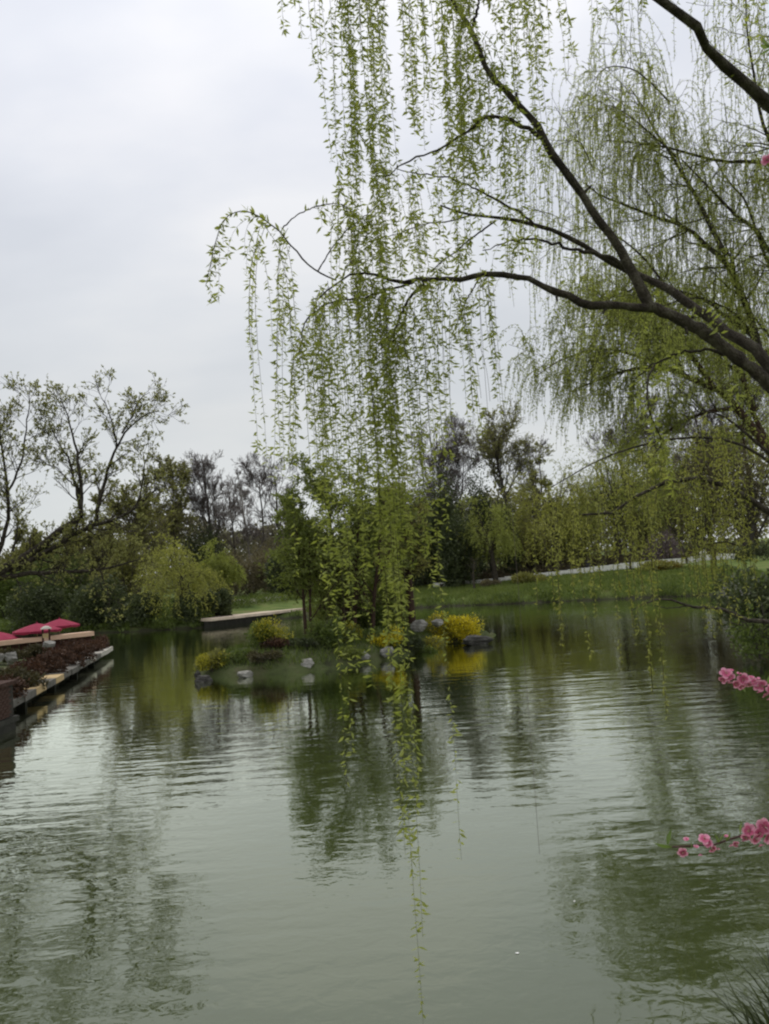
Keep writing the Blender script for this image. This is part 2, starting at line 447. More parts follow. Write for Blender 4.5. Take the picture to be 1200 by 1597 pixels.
def lathe(mb, c, prof, k=12, mat=0):
    """Rings (radius, height) turned about a vertical axis through c."""
    a = np.arange(k) * 2 * math.pi / k
    V = np.concatenate([np.c_[c[0] + r * np.cos(a), c[1] + r * np.sin(a), np.full(k, c[2] + z)] for r, z in prof])
    F = [[i * k + j, i * k + (j + 1) % k, (i + 1) * k + (j + 1) % k, (i + 1) * k + j] for i in range(len(prof) - 1) for j in range(k)]
    mb.add(V, np.array(F), mat, smooth=True)


# ------------------------------------------------------------------ terrain and water
POND = np.array([(-14, 4.8), (2.3, 5.0), (3.2, 6.8), (4.7, 10), (7.8, 15), (11.7, 22.5), (15.3, 30), (19, 37.5), (24.5, 49), (28, 58), (26.5, 66.5),
                 (20, 70), (13, 73), (5, 77.5), (-2, 80), (-9, 75), (-16.5, 67.8), (-22, 69), (-28, 71.5), (-36, 73), (-44, 68), (-42, 55),
                 (-31, 50), (-25, 40), (-20, 32), (-16, 24), (-14, 18)], float)


def sdf(poly, x, y):
    """Signed distance to a polygon, positive outside."""
    p = np.stack([x, y], -1); best = np.full(x.shape, 1e9); inside = np.zeros(x.shape, bool); n = len(poly)
    for i in range(n):
        a, b = poly[i], poly[(i + 1) % n]
        ab = b - a; t = np.clip(((p - a) @ ab) / (ab @ ab), 0, 1)
        best = np.minimum(best, np.linalg.norm(p - a - t[..., None] * ab, axis=-1))
        c = (a[1] > y) != (b[1] > y)
        with np.errstate(divide='ignore', invalid='ignore'):
            inside ^= c & (x < (b[0] - a[0]) * (y - a[1]) / (b[1] - a[1]) + a[0])
    return np.where(inside, -best, best)


def sstep(x, a, b):
    t = np.clip((x - a) / (b - a), 0, 1); return t * t * (3 - 2 * t)


def ground_z(x, y):
    x = np.asarray(x, float); y = np.asarray(y, float)
    d = sdf(POND, x, y)
    d = d + 0.25 * np.sin(x * 1.3 + np.sin(y * 0.7)) * np.sin(y * 1.1 + 1.0) * sstep(y, 8, 20)
    near = 1 - sstep(y, 7, 14)
    o = np.maximum(d, 0)
    far_h = 0.35 * (1 - np.exp(-o / 0.5)) + 1.55 * (1 - np.exp(-o / 8)) + 0.9 * sstep(x, 5, 30) * (1 - np.exp(-o / 12)) + 0.012 * np.maximum(o - 20, 0)
    near_h = 2.0 * (1 - np.exp(-o / 1.1))
    z = far_h * (1 - near) + near_h * near
    z = z + 0.06 * np.sin(x * 0.9 + 1) * np.sin(y * 0.8) * np.minimum(o, 1)
    return np.where(d > 0, z, -1.2 * (1 - np.exp(np.minimum(d, 0) / 1.2)))


def gz(x, y): return float(ground_z(np.array([x]), np.array([y]))[0])


def axis(lo, hi, step, out_lo, out_hi):
    core = np.arange(lo, hi + step / 2, step)
    def grow(x, end, s):
        r = []; g = step
        while s * (end - x) > 0:
            g *= 1.35; x += s * g; r.append(x)
        return r
    return np.array(grow(lo, out_lo, -1)[::-1] + list(core) + grow(hi, out_hi, 1))


def sheet(name, xs, ys, zf, mat):
    X, Y = np.meshgrid(xs, ys); Z = zf(X, Y)
    nx, ny = len(xs), len(ys)
    i = (np.arange(ny - 1)[:, None] * nx + np.arange(nx - 1)[None, :]).ravel()
    mb = MB(); mb.add(np.stack([X, Y, Z], -1).reshape(-1, 3), np.stack([i, i + 1, i + nx + 1, i + nx], -1), 0, smooth=True)
    return mb.build(name, mat)


kind(sheet('ground', axis(-46, 46, 0.5, -1500, 1500), axis(-2, 100, 0.5, -900, 2000), ground_z, 'ground'), 'structure')
mb = MB(); mb.add([(-60, 0.0, 0), (60, 0.0, 0), (60, 95, 0), (-60, 95, 0)], np.array([[0, 1, 2, 3]]))
kind(mb.build('pond_water', 'water'), 'structure')

# island: front waterline from the photograph, back edge a few metres behind it
_front = [on_water(*p)[:2] for p in ((302, 1054), (340, 1057), (385, 1055), (430, 1052), (475, 1048), (530, 1040), (580, 1033), (640, 1020), (700, 1004), (735, 1000), (768, 990))]
_front = np.array(_front)
_back = np.array([(5.4, 42.0), (3.2, 42.8), (0.5, 41.5), (-2.0, 39.5), (-4.5, 37.2), (-6.6, 35.6), (-7.9, 33.8)])
ISLAND = np.vstack([_front, _back])


def island_z(x, y):
    d = sdf(ISLAND, x, y)
    d = d + 0.12 * np.sin(x * 2.3 + np.sin(y * 1.9)) * np.sin(y * 2.1)
    i = np.maximum(-d, 0)
    z = 0.22 * (1 - np.exp(-i / 0.15)) + 0.90 * (1 - np.exp(-i / 1.4)) + 0.07 * np.sin(x * 2.2) * np.sin(y * 2.6 + x) * np.minimum(i, 1)
    return np.where(d < 0, z, -np.minimum(d, 0.8))


def iz(x, y): return float(island_z(np.array([x]), np.array([y]))[0])


kind(sheet('island', np.arange(-9.5, 7.1, 0.14), np.arange(26.5, 44.5, 0.14), island_z, 'island_soil'), 'structure')


# ------------------------------------------------------------------ vegetation builders
def spot(px, D, z=None, py=None):
    """Ground point under pixel column px at distance D (D measured at the horizon row)."""
    x = at(px, 890 - (px - 600) * 0.066, D)[0]
    return x, D


def bare_tree(label, px, D, top, spread=0.34, per=(12, 6, 5, 4), bark='bark_far', twig='twig_bare', lean=0.0, group=None, leafm=None, nleaf=0, leafL=0.25, name='bare_tree', tr=0.016, t0=0.3, up=0.55, ang=42):
    x, y = spot(px, D); z0 = gz(x, y); H = at(px, top, D)[2] - z0
    root = thing(name, label, 'tree', (x, y, z0 - 0.1), group)
    n = 9
    P = np.zeros((1, n, 3)); tt = np.linspace(0, 1, n)
    P[0] = np.c_[x + lean * H * tt ** 1.3 + np.cumsum(rng.normal(0, 0.012 * H, n)) * tt, y + np.cumsum(rng.normal(0, 0.01 * H, n)) * tt, z0 - 0.1 + tt * H * 0.86]
    R = (tr * H * (1 - 0.85 * tt) + 0.02)[None]
    mb = MB(); tubes(mb, P, R, 7); mb.build('trunk', bark, root)
    b1, r1 = children(P, R, per[0], t0, 0.98, ang, spread, 7, up, 0.13, 0.5, 0.02)
    b2, r2 = children(b1, r1, per[1], 0.2, 1.0, 40, 0.55, 5, 0.5, 0.14, 0.6, 0.026)
    b3, r3 = children(b2, r2, per[2], 0.15, 1.0, 38, 0.62, 4, 0.35, 0.16, 0.6, 0.020)
    b4, r4 = children(b3, r3, per[3], 0.15, 1.0, 35, 0.8, 3, 0.35, 0.18, 0.7, 0.016)
    mb = MB(); tubes(mb, b1, r1, 5); tubes(mb, b2, r2, 3); kind(mb.build('branches', bark, root), 'stuff')
    mb = MB(); tubes(mb, b3, r3, 3); tubes(mb, b4, r4, 3); kind(mb.build('twigs', twig, root), 'stuff')
    if leafm:
        c, d = along(b4, nleaf)
        mb = MB(); leaves(mb, c, d + rnd(len(c), 3) * 0.9, leafL * rng.uniform(0.6, 1.3, len(c)), 0.6, 0, clump(c, H * 0.07, px) * 0.7 + rng.uniform(-.2, .45, len(c)))
        kind(mb.build('crown', leafm, root), 'stuff')
    return root


def bush_geo(c, w, dpt, h, n, leafL, lobes=9, flat=0.0, seed=0.0, ragged=0.12):
    """Leaf bases and directions through an uneven heap of lobes standing on c."""
    lx = rng.uniform(-1, 1, lobes) * 0.62; ly = rng.uniform(-1, 1, lobes) * 0.62
    lz = rng.uniform(0.25, 0.72, lobes) * (1 - 0.45 * (lx ** 2 + ly ** 2))
    lr = rng.uniform(0.26, 0.44, lobes)
    k = rng.integers(0, lobes, n)
    v = norm(rnd(n, 3)); r = rng.uniform(0, 1, n) ** 0.28
    off = v * (r * lr[k])[:, None] * (1 + ragged * rnd(n, 1))
    p = np.stack([lx[k], ly[k], lz[k]], -1) + off * np.array([1, 1, 0.95])
    p[:, 2] = np.abs(p[:, 2])
    q = p * np.array([w / 2, dpt / 2, h]) + c
    return q, norm(v * np.array([1, 1, 0.8]) + 0.9 * rnd(n, 3) + np.array([0, 0, 0.25]))


def bush(label, px, D, top, w, leafm, n=3500, leafL=0.22, dpt=None, base=None, name='shrub', cat='shrub', lobes=9, group=None, second=None, share=0.3, stems=9, on=gz, x=None, wf=0.6, h=None, stemm='bark_far'):
    if x is None: x, y = spot(px, D)
    else: y = D
    z0 = on(x, y) if base is None else base
    H = (at(px, top, D)[2] - z0) if h is None else h
    dpt = dpt or w * 0.8
    root = thing(name, label, cat, (x, y, z0), group)
    c = np.array([x, y, z0])
    p, d = bush_geo(c, w, dpt, H, n, leafL, lobes)
    tint = clump(p, max(w * 0.12, 0.15), px) * 0.75 + rng.uniform(-0.2, 0.4, n)
    mb = MB()
    leaves(mb, p, d, leafL * rng.uniform(0.6, 1.3, n), wf, 0, tint)
    kind(mb.build('foliage', leafm, root), 'stuff')
    if second:
        m2 = int(n * share)
        p, d = bush_geo(c, w * 1.02, dpt * 1.02, H * 1.02, m2, leafL, lobes)
        mb = MB(); leaves(mb, p, d, leafL * rng.uniform(0.5, 1.1, m2), wf, 0)
        kind(mb.build('blossom', second, root), 'stuff')
    # stems from the foot
    k = 7; t = np.linspace(0, 1, k)[None, :, None]
    e = np.stack([rng.uniform(-.35, .35, stems) * w, rng.uniform(-.35, .35, stems) * dpt, rng.uniform(.5, .85, stems) * H], -1)
    P = c + e[:, None, :] * np.concatenate([t ** 1.2, t ** 1.2, t], -1) + 0.02 * w * rnd(stems, k, 3) * t - np.array([0, 0, 0.06])
    R = np.maximum(0.012 * H * (1 - 0.8 * t[..., 0]) * np.ones((stems, 1)), 0.006)
    b, r = children(P, R, 5, 0.3, 1.0, 35, 0.45, 4, 0.3, 0.2, 0.6, 0.004)
    mb = MB(); tubes(mb, P, R, 5); tubes(mb, b, r, 3); kind(mb.build('stems', stemm, root), 'stuff')
    return root


def strands_from(P, per, lo, hi, n=12, out=0.4, sway=0.05, t0=0.1, t1=1.0):
    """Hanging withes that leave their branch and bend straight down."""
    c, d = along(P, per, t0, t1)
    q = len(c); L = rng.uniform(lo, hi, q)
    d = norm(d * out + rnd(q, 3) * 0.35 * out + np.array([0, 0, 0.1])); S = np.empty((q, n, 3)); S[:, 0] = c
    for s in range(1, n):
        d = norm(d + np.array([0, 0, -0.55]) + sway * rnd(q, 3))
        S[:, s] = S[:, s - 1] + d * (L / (n - 1))[:, None]
    return S


def willow_leaves(mb, S, per, L, mat=0, wf=0.28, tint_s=0.6, droop=0.5):
    c, d = along(S, per)
    q = len(c)
    dd = norm(d * 0.6 + rnd(q, 3) * 0.75 + np.array([0, 0, -droop * 0.3]))
    leaves(mb, c, dd, L * rng.uniform(0.55, 1.3, q), wf, mat, clump(c, tint_s) * 0.6 + rng.uniform(-0.1, 0.5, q))


def small_willow(label, px, D, top, w, leafm, nb=14, per=26, leafL=0.16, name='weeping_willow', trunkpx=None, reach=(1.5, 3.2), leafn=40, group=None, lean=0.0):
    x, y = spot(px, D); z0 = gz(x, y); H = at(px, top, D)[2] - z0
    root = thing(name, label, 'tree', (x, y, z0 - 0.1), group)
    n = 7; tt = np.linspace(0, 1, n)
    P = np.c_[x + lean * H * tt + 0.02 * H * rnd(n) * tt, y + 0.02 * H * rnd(n) * tt, z0 - 0.1 + tt * H * 0.6][None]
    R = (0.035 * H * (1 - 0.6 * tt))[None]
    b1, r1 = children(P, R, nb, 0.55, 1.0, 55, 1.0, 9, 0.9, 0.1, 0.5, 0.012, labs=w * 0.5)
    # arch the limbs over
    k = np.linspace(0, 1, 9)[None, :]
    b1[:, :, 2] -= (np.maximum(k - 0.5, 0) ** 2) * w * 0.6
    b2, r2 = children(b1, r1, 5, 0.3, 1.0, 40, 0.4, 6, 0.0, 0.12, 0.6, 0.008)
    top_now = max(b1[:, :, 2].max(), b2[:, :, 2].max()); s = (z0 + H - P[0, -1, 2]) / max(top_now - P[0, -1, 2], 0.1)
    for b in (b1, b2):
        b[:, :, 2] = P[0, -1, 2] + (b[:, :, 2] - P[0, -1, 2]) * np.where(b[:, :, 2] > P[0, -1, 2], s, 1.0)
    S = strands_from(b2, max(1, per // 5), reach[0], reach[1], 7, 0.5)
    S = S[S[:, -1, 2] > z0 + 0.1]
    mb = MB(); tubes(mb, P, R, 8); mb.build('trunk', 'bark', root)
    mb = MB(); tubes(mb, b1, r1, 5); tubes(mb, b2, r2, 3); kind(mb.build('branches', 'bark', root), 'stuff')
    mb = MB(); tubes(mb, S, np.full(S.shape[:2], 0.006), 3, 1); willow_leaves(mb, S, leafn, leafL, 0, 0.3, w * 0.12)
    kind(mb.build('crown', [leafm, 'twig'], root), 'stuff')
    return root


def rock(label, px, py, D, w, h, d, m, on=None, sink=0.3, turn=0.0, name='rock', group=None, slab=False, parent=None):
    c = at(px, py, D)
    z0 = on if on is not None else c[2]
    import bmesh
    bm = bmesh.new(); bmesh.ops.create_icosphere(bm, subdivisions=4, radius=1.0)
    V = np.array([v.co[:] for v in bm.verts]); Fs = np.array([[v.index for v in f.verts] for f in bm.faces]); bm.free()
    ph = rng.uniform(0, 9, 6)
    # knock planes off the ball, then roughen it
    for _ in range(13):
        nn = norm(rnd(3)); k = rng.uniform(0.55, 0.85); dd = V @ nn
        V = V - np.maximum(dd - k, 0)[:, None] * nn
    rr = 1 + 0.05 * np.sin(V[:, 0] * 7 + ph[0]) * np.sin(V[:, 1] * 6 + ph[1]) + 0.04 * np.sin(V[:, 2] * 13 + ph[2] + V[:, 0] * 3)
    if slab: rr = rr + 0.06 * np.sign(np.sin(V[:, 2] * 9 + V[:, 0] * 1.5)) * (1 - np.abs(V[:, 2]))
    V = V * rr[:, None] + 0.015 * rnd(len(V), 3)
    V = V * np.array([w / 2, d / 2, h / (2 - sink)])
    ca, sa = math.cos(turn), math.sin(turn)
    V = np.c_[V[:, 0] * ca - V[:, 1] * sa, V[:, 0] * sa + V[:, 1] * ca, V[:, 2] + h * (1 - sink) / (2 - sink)]
    mb = MB(); mb.add(V, Fs)
    o = mb.build(name, m)
    o.location = (c[0], c[1], z0)          # pivot at the rock's foot
    return tag(o, label, 'rock', group)



# ================================================================== far side: landing, edging wall, path
def strip_on_ground(name, line, width, mat, lift=0.03):
    L = smooth_line(np.c_[np.array(line), np.zeros(len(line))], 90)[:, :2]
    t = norm(np.gradient(L, axis=0)); nrm = np.c_[-t[:, 1], t[:, 0]]
    ks = np.linspace(-0.5, 0.5, 7)
    X = L[:, None, :] + nrm[:, None, :] * ks[None, :, None] * width
    Z = ground_z(X[..., 0], X[..., 1]) + lift
    n, k = X.shape[:2]; i = (np.arange(n - 1)[:, None] * k + np.arange(k - 1)[None]).ravel()
    mb = MB(); mb.add(np.concatenate([X, Z[..., None]], -1).reshape(-1, 3), np.stack([i, i + 1, i + k + 1, i + k], -1), 0, smooth=True)
    return kind(mb.build(name, mat), 'structure')


edge_px = [(676, 914, 90), (740, 909, 89), (800, 904, 88), (860, 899, 87), (920, 893, 86.5), (980, 888, 86.5), (1040, 882, 87), (1100, 877, 88), (1146, 872, 89)]
edge = np.array([at(*p)[:2] for p in edge_px])
strip_on_ground('lakeside_path', [(p[0], p[1] + 1.9) for p in edge], 3.0, 'path')

# low pale edging wall: one block after another
wall = thing('edging_wall', 'low white stone edging wall along the path above the grassy far bank', 'wall', (*edge[0], gz(*edge[0])))
EL = smooth_line(np.c_[edge, np.zeros(len(edge))], 31)[:, :2]
for i in range(30):
    a, b = EL[i], EL[i + 1]; c = (a + b) / 2; u = (b - a) / 2; ln = np.linalg.norm(u); u3 = np.r_[u * (1 - 0.012 / ln), 0]
    v3 = np.r_[-u[1], u[0], 0] / ln * 0.17
    h = 0.38 + rng.uniform(-0.012, 0.012); z = gz(*c)
    mb = MB(); mb.box((c[0], c[1], z + h - 0.15), u3, v3, (0, 0, h)); mb.build('stone_block', 'white_stone', wall)

# stone landing over the inlet, far left of the island
Lf = [at(330, 965, 67.5)[:2], at(390, 958, 71)[:2], at(470, 948, 77)[:2], at(528, 941, 83)[:2]]
land = thing('stone_landing', 'pale flat stone landing at the far bank with a dark hollow under it', 'landing', (*Lf[0], 0))
LL = smooth_line(np.c_[np.array(Lf), np.zeros(4)], 15)[:, :2]
for i in range(14):
    a, b = LL[i], LL[i + 1]; u = (b - a) / 2; ln = np.linalg.norm(u); back = np.array([-u[1], u[0]]) / ln
    c = (a + b) / 2 + back * 1.6
    mb = MB(); mb.box((*c, 0.66 + rng.uniform(-.01, .01)), np.r_[u * (1 - 0.015 / ln), 0], np.r_[back * 1.6, 0], (0, 0, 0.11))
    mb.build('paving_slab', 'landing', land)
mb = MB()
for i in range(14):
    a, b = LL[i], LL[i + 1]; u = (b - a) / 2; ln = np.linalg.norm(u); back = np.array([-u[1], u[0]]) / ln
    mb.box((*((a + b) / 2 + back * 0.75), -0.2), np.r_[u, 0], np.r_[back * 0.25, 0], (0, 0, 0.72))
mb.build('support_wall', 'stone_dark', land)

for lab, px, py, D, w in (('pale low stone step behind the stone landing, beside the dark round shrubs', 378, 940, 82, 3.0), ('broad pale stone step behind the middle of the stone landing', 425, 936, 86, 3.4)):
    c = at(px, py, D); z = gz(c[0], c[1])
    o = thing('stone_step', lab, 'step', (c[0], c[1], z))
    for j in range(2):
        mb = MB(); mb.box((c[0], c[1] + 0.5 * j, z + 0.12 + 0.2 * j), (w / 2 - 0.2 * j, 0.1, 0), (0, 0.5, 0), (0, 0, 0.14)); mb.build('tread', 'stone', o)


def bench(label, px, py, D, w, turn):
    c = at(px, py, D); z = gz(c[0], c[1])
    o = thing('park_bench', label, 'bench', (c[0], c[1], z))
    ca, sa = math.cos(turn), math.sin(turn); u = np.array([ca, sa, 0]); v = np.array([-sa, ca, 0]); b = np.array([c[0], c[1], z])
    for j in range(4):
        mb = MB(); mb.box(b + v * (-0.18 + 0.12 * j) + [0, 0, 0.45], u * w / 2, v * 0.05, (0, 0, 0.02)); mb.build('slat', 'bench_wood', o)
    for s in (-1, 1):
        mb = MB(); mb.box(b + u * s * (w / 2 - 0.22) + [0, 0, 0.2], u * 0.16, v * 0.2, (0, 0, 0.228)); mb.build('leg', 'bench_wood', o)
    return o


bench('long dark backless bench on the grass in front of the white edging wall', 706, 916, 88.5, 2.9, 0.05)

# dark litter bin on the path
c = at(919, 897, 87.6); z = gz(c[0], c[1])
o = thing('litter_bin', 'small dark litter bin on two legs beside the white edging wall', 'litter bin', (c[0], c[1], z))
mb = MB(); lathe(mb, (c[0], c[1], z + 0.35), [(0.0, 0.0), (0.24, 0.0), (0.29, 0.62), (0.25, 0.62), (0.2, 0.1)], 12); mb.build('bin_body', 'dark_metal', o)
for s in (-1, 1):
    mb = MB(); mb.box((c[0] + 0.2 * s, c[1], z + 0.5), (0.03, 0, 0), (0, 0.03, 0), (0, 0, 0.6)); mb.build('leg', 'dark_metal', o)
mb = MB(); lathe(mb, (c[0], c[1], z + 1.12), [(0.34, 0.0), (0.3, 0.06), (0.0, 0.14)], 12); mb.build('lid', 'dark_metal', o)

# white globe lamp and short post by the wall
c = at(1098, 874, 90); z = gz(c[0], c[1])
o = thing('globe_lamp', 'round white globe lamp on a short post beyond the white edging wall', 'lamp', (c[0], c[1], z))
zt = at(1098, 862, 90)[2]
mb = MB(); lathe(mb, (c[0], c[1], z - 0.1), [(0.07, 0), (0.05, zt - z - 0.2)], 8); mb.build('post', 'dark_metal', o)
mb = MB(); lathe(mb, (c[0], c[1], zt), [(0.01, -0.36)] + [(0.36 * math.sin(a), -0.36 * math.cos(a)) for a in np.linspace(0.3, 2.84, 9)] + [(0.01, 0.36)], 14); mb.build('globe', 'white_paint', o)
c = at(1115, 876, 88); z = gz(c[0], c[1])
o = thing('bollard', 'short dark brown bollard in front of the white edging wall near the globe lamp', 'bollard', (c[0], c[1], z))
mb = MB(); lathe(mb, (c[0], c[1], z - 0.1), [(0.2, 0), (0.19, 0.75), (0.21, 0.78), (0.21, 0.9), (0.1, 0.98), (0, 0.99)], 10); mb.build('post', 'bark_red', o)

# ================================================================== far woods
# a far-off wood that reads as one mass
q = 65000
ang = rng.uniform(-1.0, 1.05, q); Dd = rng.uniform(140, 175, q)
wx = np.tan(ang * 0.75) * Dd
hh = 12.0 + 2.6 * np.sin(wx * 0.11) + 1.6 * np.sin(wx * 0.29 + 1) + 10.0 * sstep(wx, 15, 80)
wz = 2.5 + rng.uniform(0, 1, q) ** 0.8 * hh
mb = MB(); leaves(mb, np.c_[wx, Dd, wz], rnd(q, 3) * np.array([1, 1, .8]), rng.uniform(0.5, 1.2, q), 0.7, 0, clump(np.c_[wx, Dd, wz], 5.0) * 0.8 + rng.uniform(-.2, .4, q))
kind(mb.build('far_woods', 'woods'), 'stuff')

GB = 'leafless trees on the far bank'
# bare trees left of the island, from the corner of the photograph inwards
bare_tree('tall dense leafless tree with dark upright limbs beside the light green tree', 338, 104, 706, 0.36, (18, 8, 6, 5), tr=0.017, lean=-0.05)
bare_tree('slim leafless tree rising between the dark dense leafless tree and the pale trunked one', 368, 112, 738, 0.32, (12, 6, 5, 3), tr=0.010)
bare_tree('thin leafless tree with a pale straight trunk behind the yellow-green willow', 396, 98, 722, 0.26, (13, 6, 5, 3), bark='bark_pale', tr=0.011, lean=-0.06)
bare_tree('leafless tree with a wide airy crown and dark trunk behind the stone landing', 416, 108, 716, 0.34, (13, 7, 5, 4), tr=0.013)
bare_tree('crooked leafless tree with few thick limbs next to the hanging willow strands', 440, 104, 718, 0.38, (10, 6, 5, 3), tr=0.016, t0=0.4)
bare_tree('low leafless tree half hidden behind the leftmost hanging willow strands', 466, 110, 752, 0.32, (12, 6, 5, 3), tr=0.013)
bare_tree('leafless tree with a broad twiggy crown above the dark evergreens', 690, 106, 668, 0.42, (16, 8, 6, 5), tr=0.014, t0=0.35)
bare_tree('leafless tree with upright whip-like branches right of the broad twiggy one', 722, 110, 684, 0.34, (15, 8, 6, 5), tr=0.011)
bare_tree('leafless brownish tree behind the tall round-topped green tree', 846, 112, 676, 0.3, (13, 7, 5, 4), tr=0.012)
bare_tree('tall brown leafless tree in the thicket behind the pink blossoming tree', 1046, 106, 630, 0.42, (18, 8, 6, 5), bark='bark_red', tr=0.013)
bare_tree('dense brown leafless tree behind the globe lamp', 1110, 102, 600, 0.44, (18, 8, 6, 5), bark='bark_red', tr=0.014)
bare_tree('large reddish-brown leafless tree at the end of the white edging wall', 1180, 98, 540, 0.46, (18, 8, 6, 5), bark='bark_red', tr=0.014)
bare_tree('leafless brown tree with spreading crown between the pale willow and the pink blossoming tree', 985, 108, 655, 0.4, (16, 8, 6, 5), bark='bark_red', tr=0.013)

# light green trees
bare_tree('tall light green tree with a thin trunk between the leaning tree and the leafless trees', 278, 98, 716, 0.36, (22, 7, 5, 3), leafm='olive', nleaf=5, leafL=0.24, name='green_tree', tr=0.012)
bare_tree('tall tree with a rounded airy green crown above the dark evergreens', 800, 108, 640, 0.42, (16, 8, 5, 4), leafm='spring', nleaf=4, leafL=0.24, name='green_tree', tr=0.015, t0=0.5, up=0.7)
bare_tree('slender light green tree beside the crown of the tall rounded one', 858, 104, 690, 0.28, (10, 6, 4, 3), leafm='spring', nleaf=4, leafL=0.26, name='green_tree', tr=0.012, t0=0.4)
bare_tree('green tree far behind the crimson parasols at the edge of the dark shrubs', 60, 92, 818, 0.42, (22, 7, 5, 4), leafm='olive', nleaf=5, leafL=0.24, ang=52, name='green_tree', tr=0.013, t0=0.15)
bare_tree('olive-green tree between the light green tree and the far willow', 215, 90, 762, 0.44, (22, 7, 5, 4), leafm='olive', nleaf=5, leafL=0.24, ang=52, name='green_tree', tr=0.013, t0=0.12)
bare_tree('olive-green tree behind the low limb of the leaning tree', 140, 96, 812, 0.46, (22, 7, 5, 4), leafm='olive', nleaf=5, leafL=0.24, ang=52, name='green_tree', tr=0.013, t0=0.12)

# evergreen masses
bush('dark round evergreen tree at the foot of the tall rounded green tree', 770, 96, 718, 7.0, 'dark', 12000, 0.28, name='evergreen_tree', cat='tree', lobes=11)
bush('dark broad evergreen tree under the broad twiggy leafless tree', 692, 92, 732, 8.5, 'dark', 16000, 0.28, name='evergreen_tree', cat='tree', lobes=13)
bush('dark evergreen shrub between the evergreen trees and the light green lawn tree', 722, 88, 800, 6.0, 'dark', 10000, 0.28, name='evergreen_shrub', lobes=10)
bush('dark evergreen tree behind the hanging strands over the island', 640, 94, 752, 8.5, 'dark', 14000, 0.28, name='evergreen_tree', cat='tree', lobes=12)
bush('dark evergreen shrub behind the middle of the stone landing', 452, 88, 858, 5.6, 'dark', 10000, 0.28, name='evergreen_shrub', lobes=10)
bush('brownish dark shrub behind the far end of the stone landing', 505, 92, 840, 6.5, 'brown', 10000, 0.28, name='brown_shrub', lobes=10)
bush('dark olive shrub mass behind the leaves over the island', 570, 92, 770, 8.5, 'midgreen', 14000, 0.28, name='evergreen_shrub', lobes=12)

# dark undergrowth on the far left shore
for lab, px, D, top, w, lm in (
        ('dark shrub behind the crimson parasols, at the waterside', 62, 73.5, 905, 6.5, 'dark'),
        ('dark shrub on the far shore straight above the end of the terrace kerb', 150, 72.3, 902, 6.0, 'dark'),
        ('low dark green shrub at the water between the terrace and the yellow-green willow', 210, 70.8, 922, 5.2, 'dark'),
        ('mid-green shrub mass behind the low dark shrubs and the leaning tree', 100, 84, 850, 9.0, 'midgreen'),
        ('olive shrub mass left of the yellow-green willow', 200, 84, 840, 8.5, 'olive'),
        ('dark green shrub behind the leaning tree trunk at the picture edge', 10, 80, 880, 8.0, 'midgreen'),
        ('dark rounded shrub under the yellow-green willow', 292, 70.2, 925, 3.0, 'dark'),
        ('dark round shrub at the near end of the stone landing', 336, 71.5, 922, 3.4, 'dark'),
        ('brown-grey thicket behind the yellow-green willow', 390, 92, 850, 9.0, 'brown'),
        ('brown thicket between the leafless trees and the light green tree', 305, 100, 815, 8.0, 'dark'),
        ('dull brown thicket behind the dark evergreen shrub', 440, 100, 822, 9.0, 'brown')):
    bush(lab, px, D, top, w, lm, 9000, 0.25, name='shrub', lobes=11, dpt=5)
bush('small patch of bright green ground shrub between the dark round shrubs', 318, 69.8, 945, 2.2, 'midgreen', 900, 0.2)

small_willow('small yellow-green weeping willow hanging to the far water on the left shore', 282, 70.8, 848, 6.0, 'willow_yellow', 14, 32, 0.26, reach=(2.0, 5.5), leafn=26)
small_willow('small bright green weeping willow behind the yellow-green one', 342, 80, 842, 5.2, 'willow_far', 14, 30, 0.26, reach=(1.0, 2.4), leafn=22)
small_willow('light green round willow with a dark leaning trunk on the lawn by the bench', 772, 87.5, 772, 6.6, 'willow_far', 18, 34, 0.26, reach=(1.6, 3.4), leafn=22, lean=-0.06)
small_willow('pale straw-green willow hanging behind the lawn right of the round willow', 872, 94, 724, 10.0, 'willow_yellow', 20, 34, 0.32, reach=(3.0, 8.5), leafn=24)
small_willow('green weeping willow behind the rusty forsythia on the far bank', 965, 95, 700, 11.0, 'willow_far', 20, 34, 0.32, reach=(3.5, 9.0), leafn=24)

for lab, px, D, top, w, lm in (
        ('brown thicket behind the bench at the end of the white edging wall', 690, 97, 846, 8.0, 'brown'),
        ('greyish brown thicket between the round willow and the straw-green willow', 828, 100, 805, 9.0, 'brown'),
        ('olive thicket behind the straw-green willow', 905, 102, 750, 10, 'olive'),
        ('olive-brown thicket behind the pink blossoming tree', 1010, 100, 730, 10, 'brown'),
        ('brown thicket behind the globe lamp and the bollard', 1090, 98, 690, 10, 'brown'),
        ('dark brown thicket beyond the end of the white edging wall', 1165, 96, 650, 11, 'brown')):
    bush(lab, px, D, top, w, lm, 9000, 0.28, name='thicket', lobes=12, dpt=5, stems=16)
bush('greyish pink blossoming tree above the white edging wall', 1033, 91, 822, 5.2, 'blossom_far', 2600, 0.24, name='blossoming_tree', cat='tree', lobes=9, stems=7, stemm='bark')

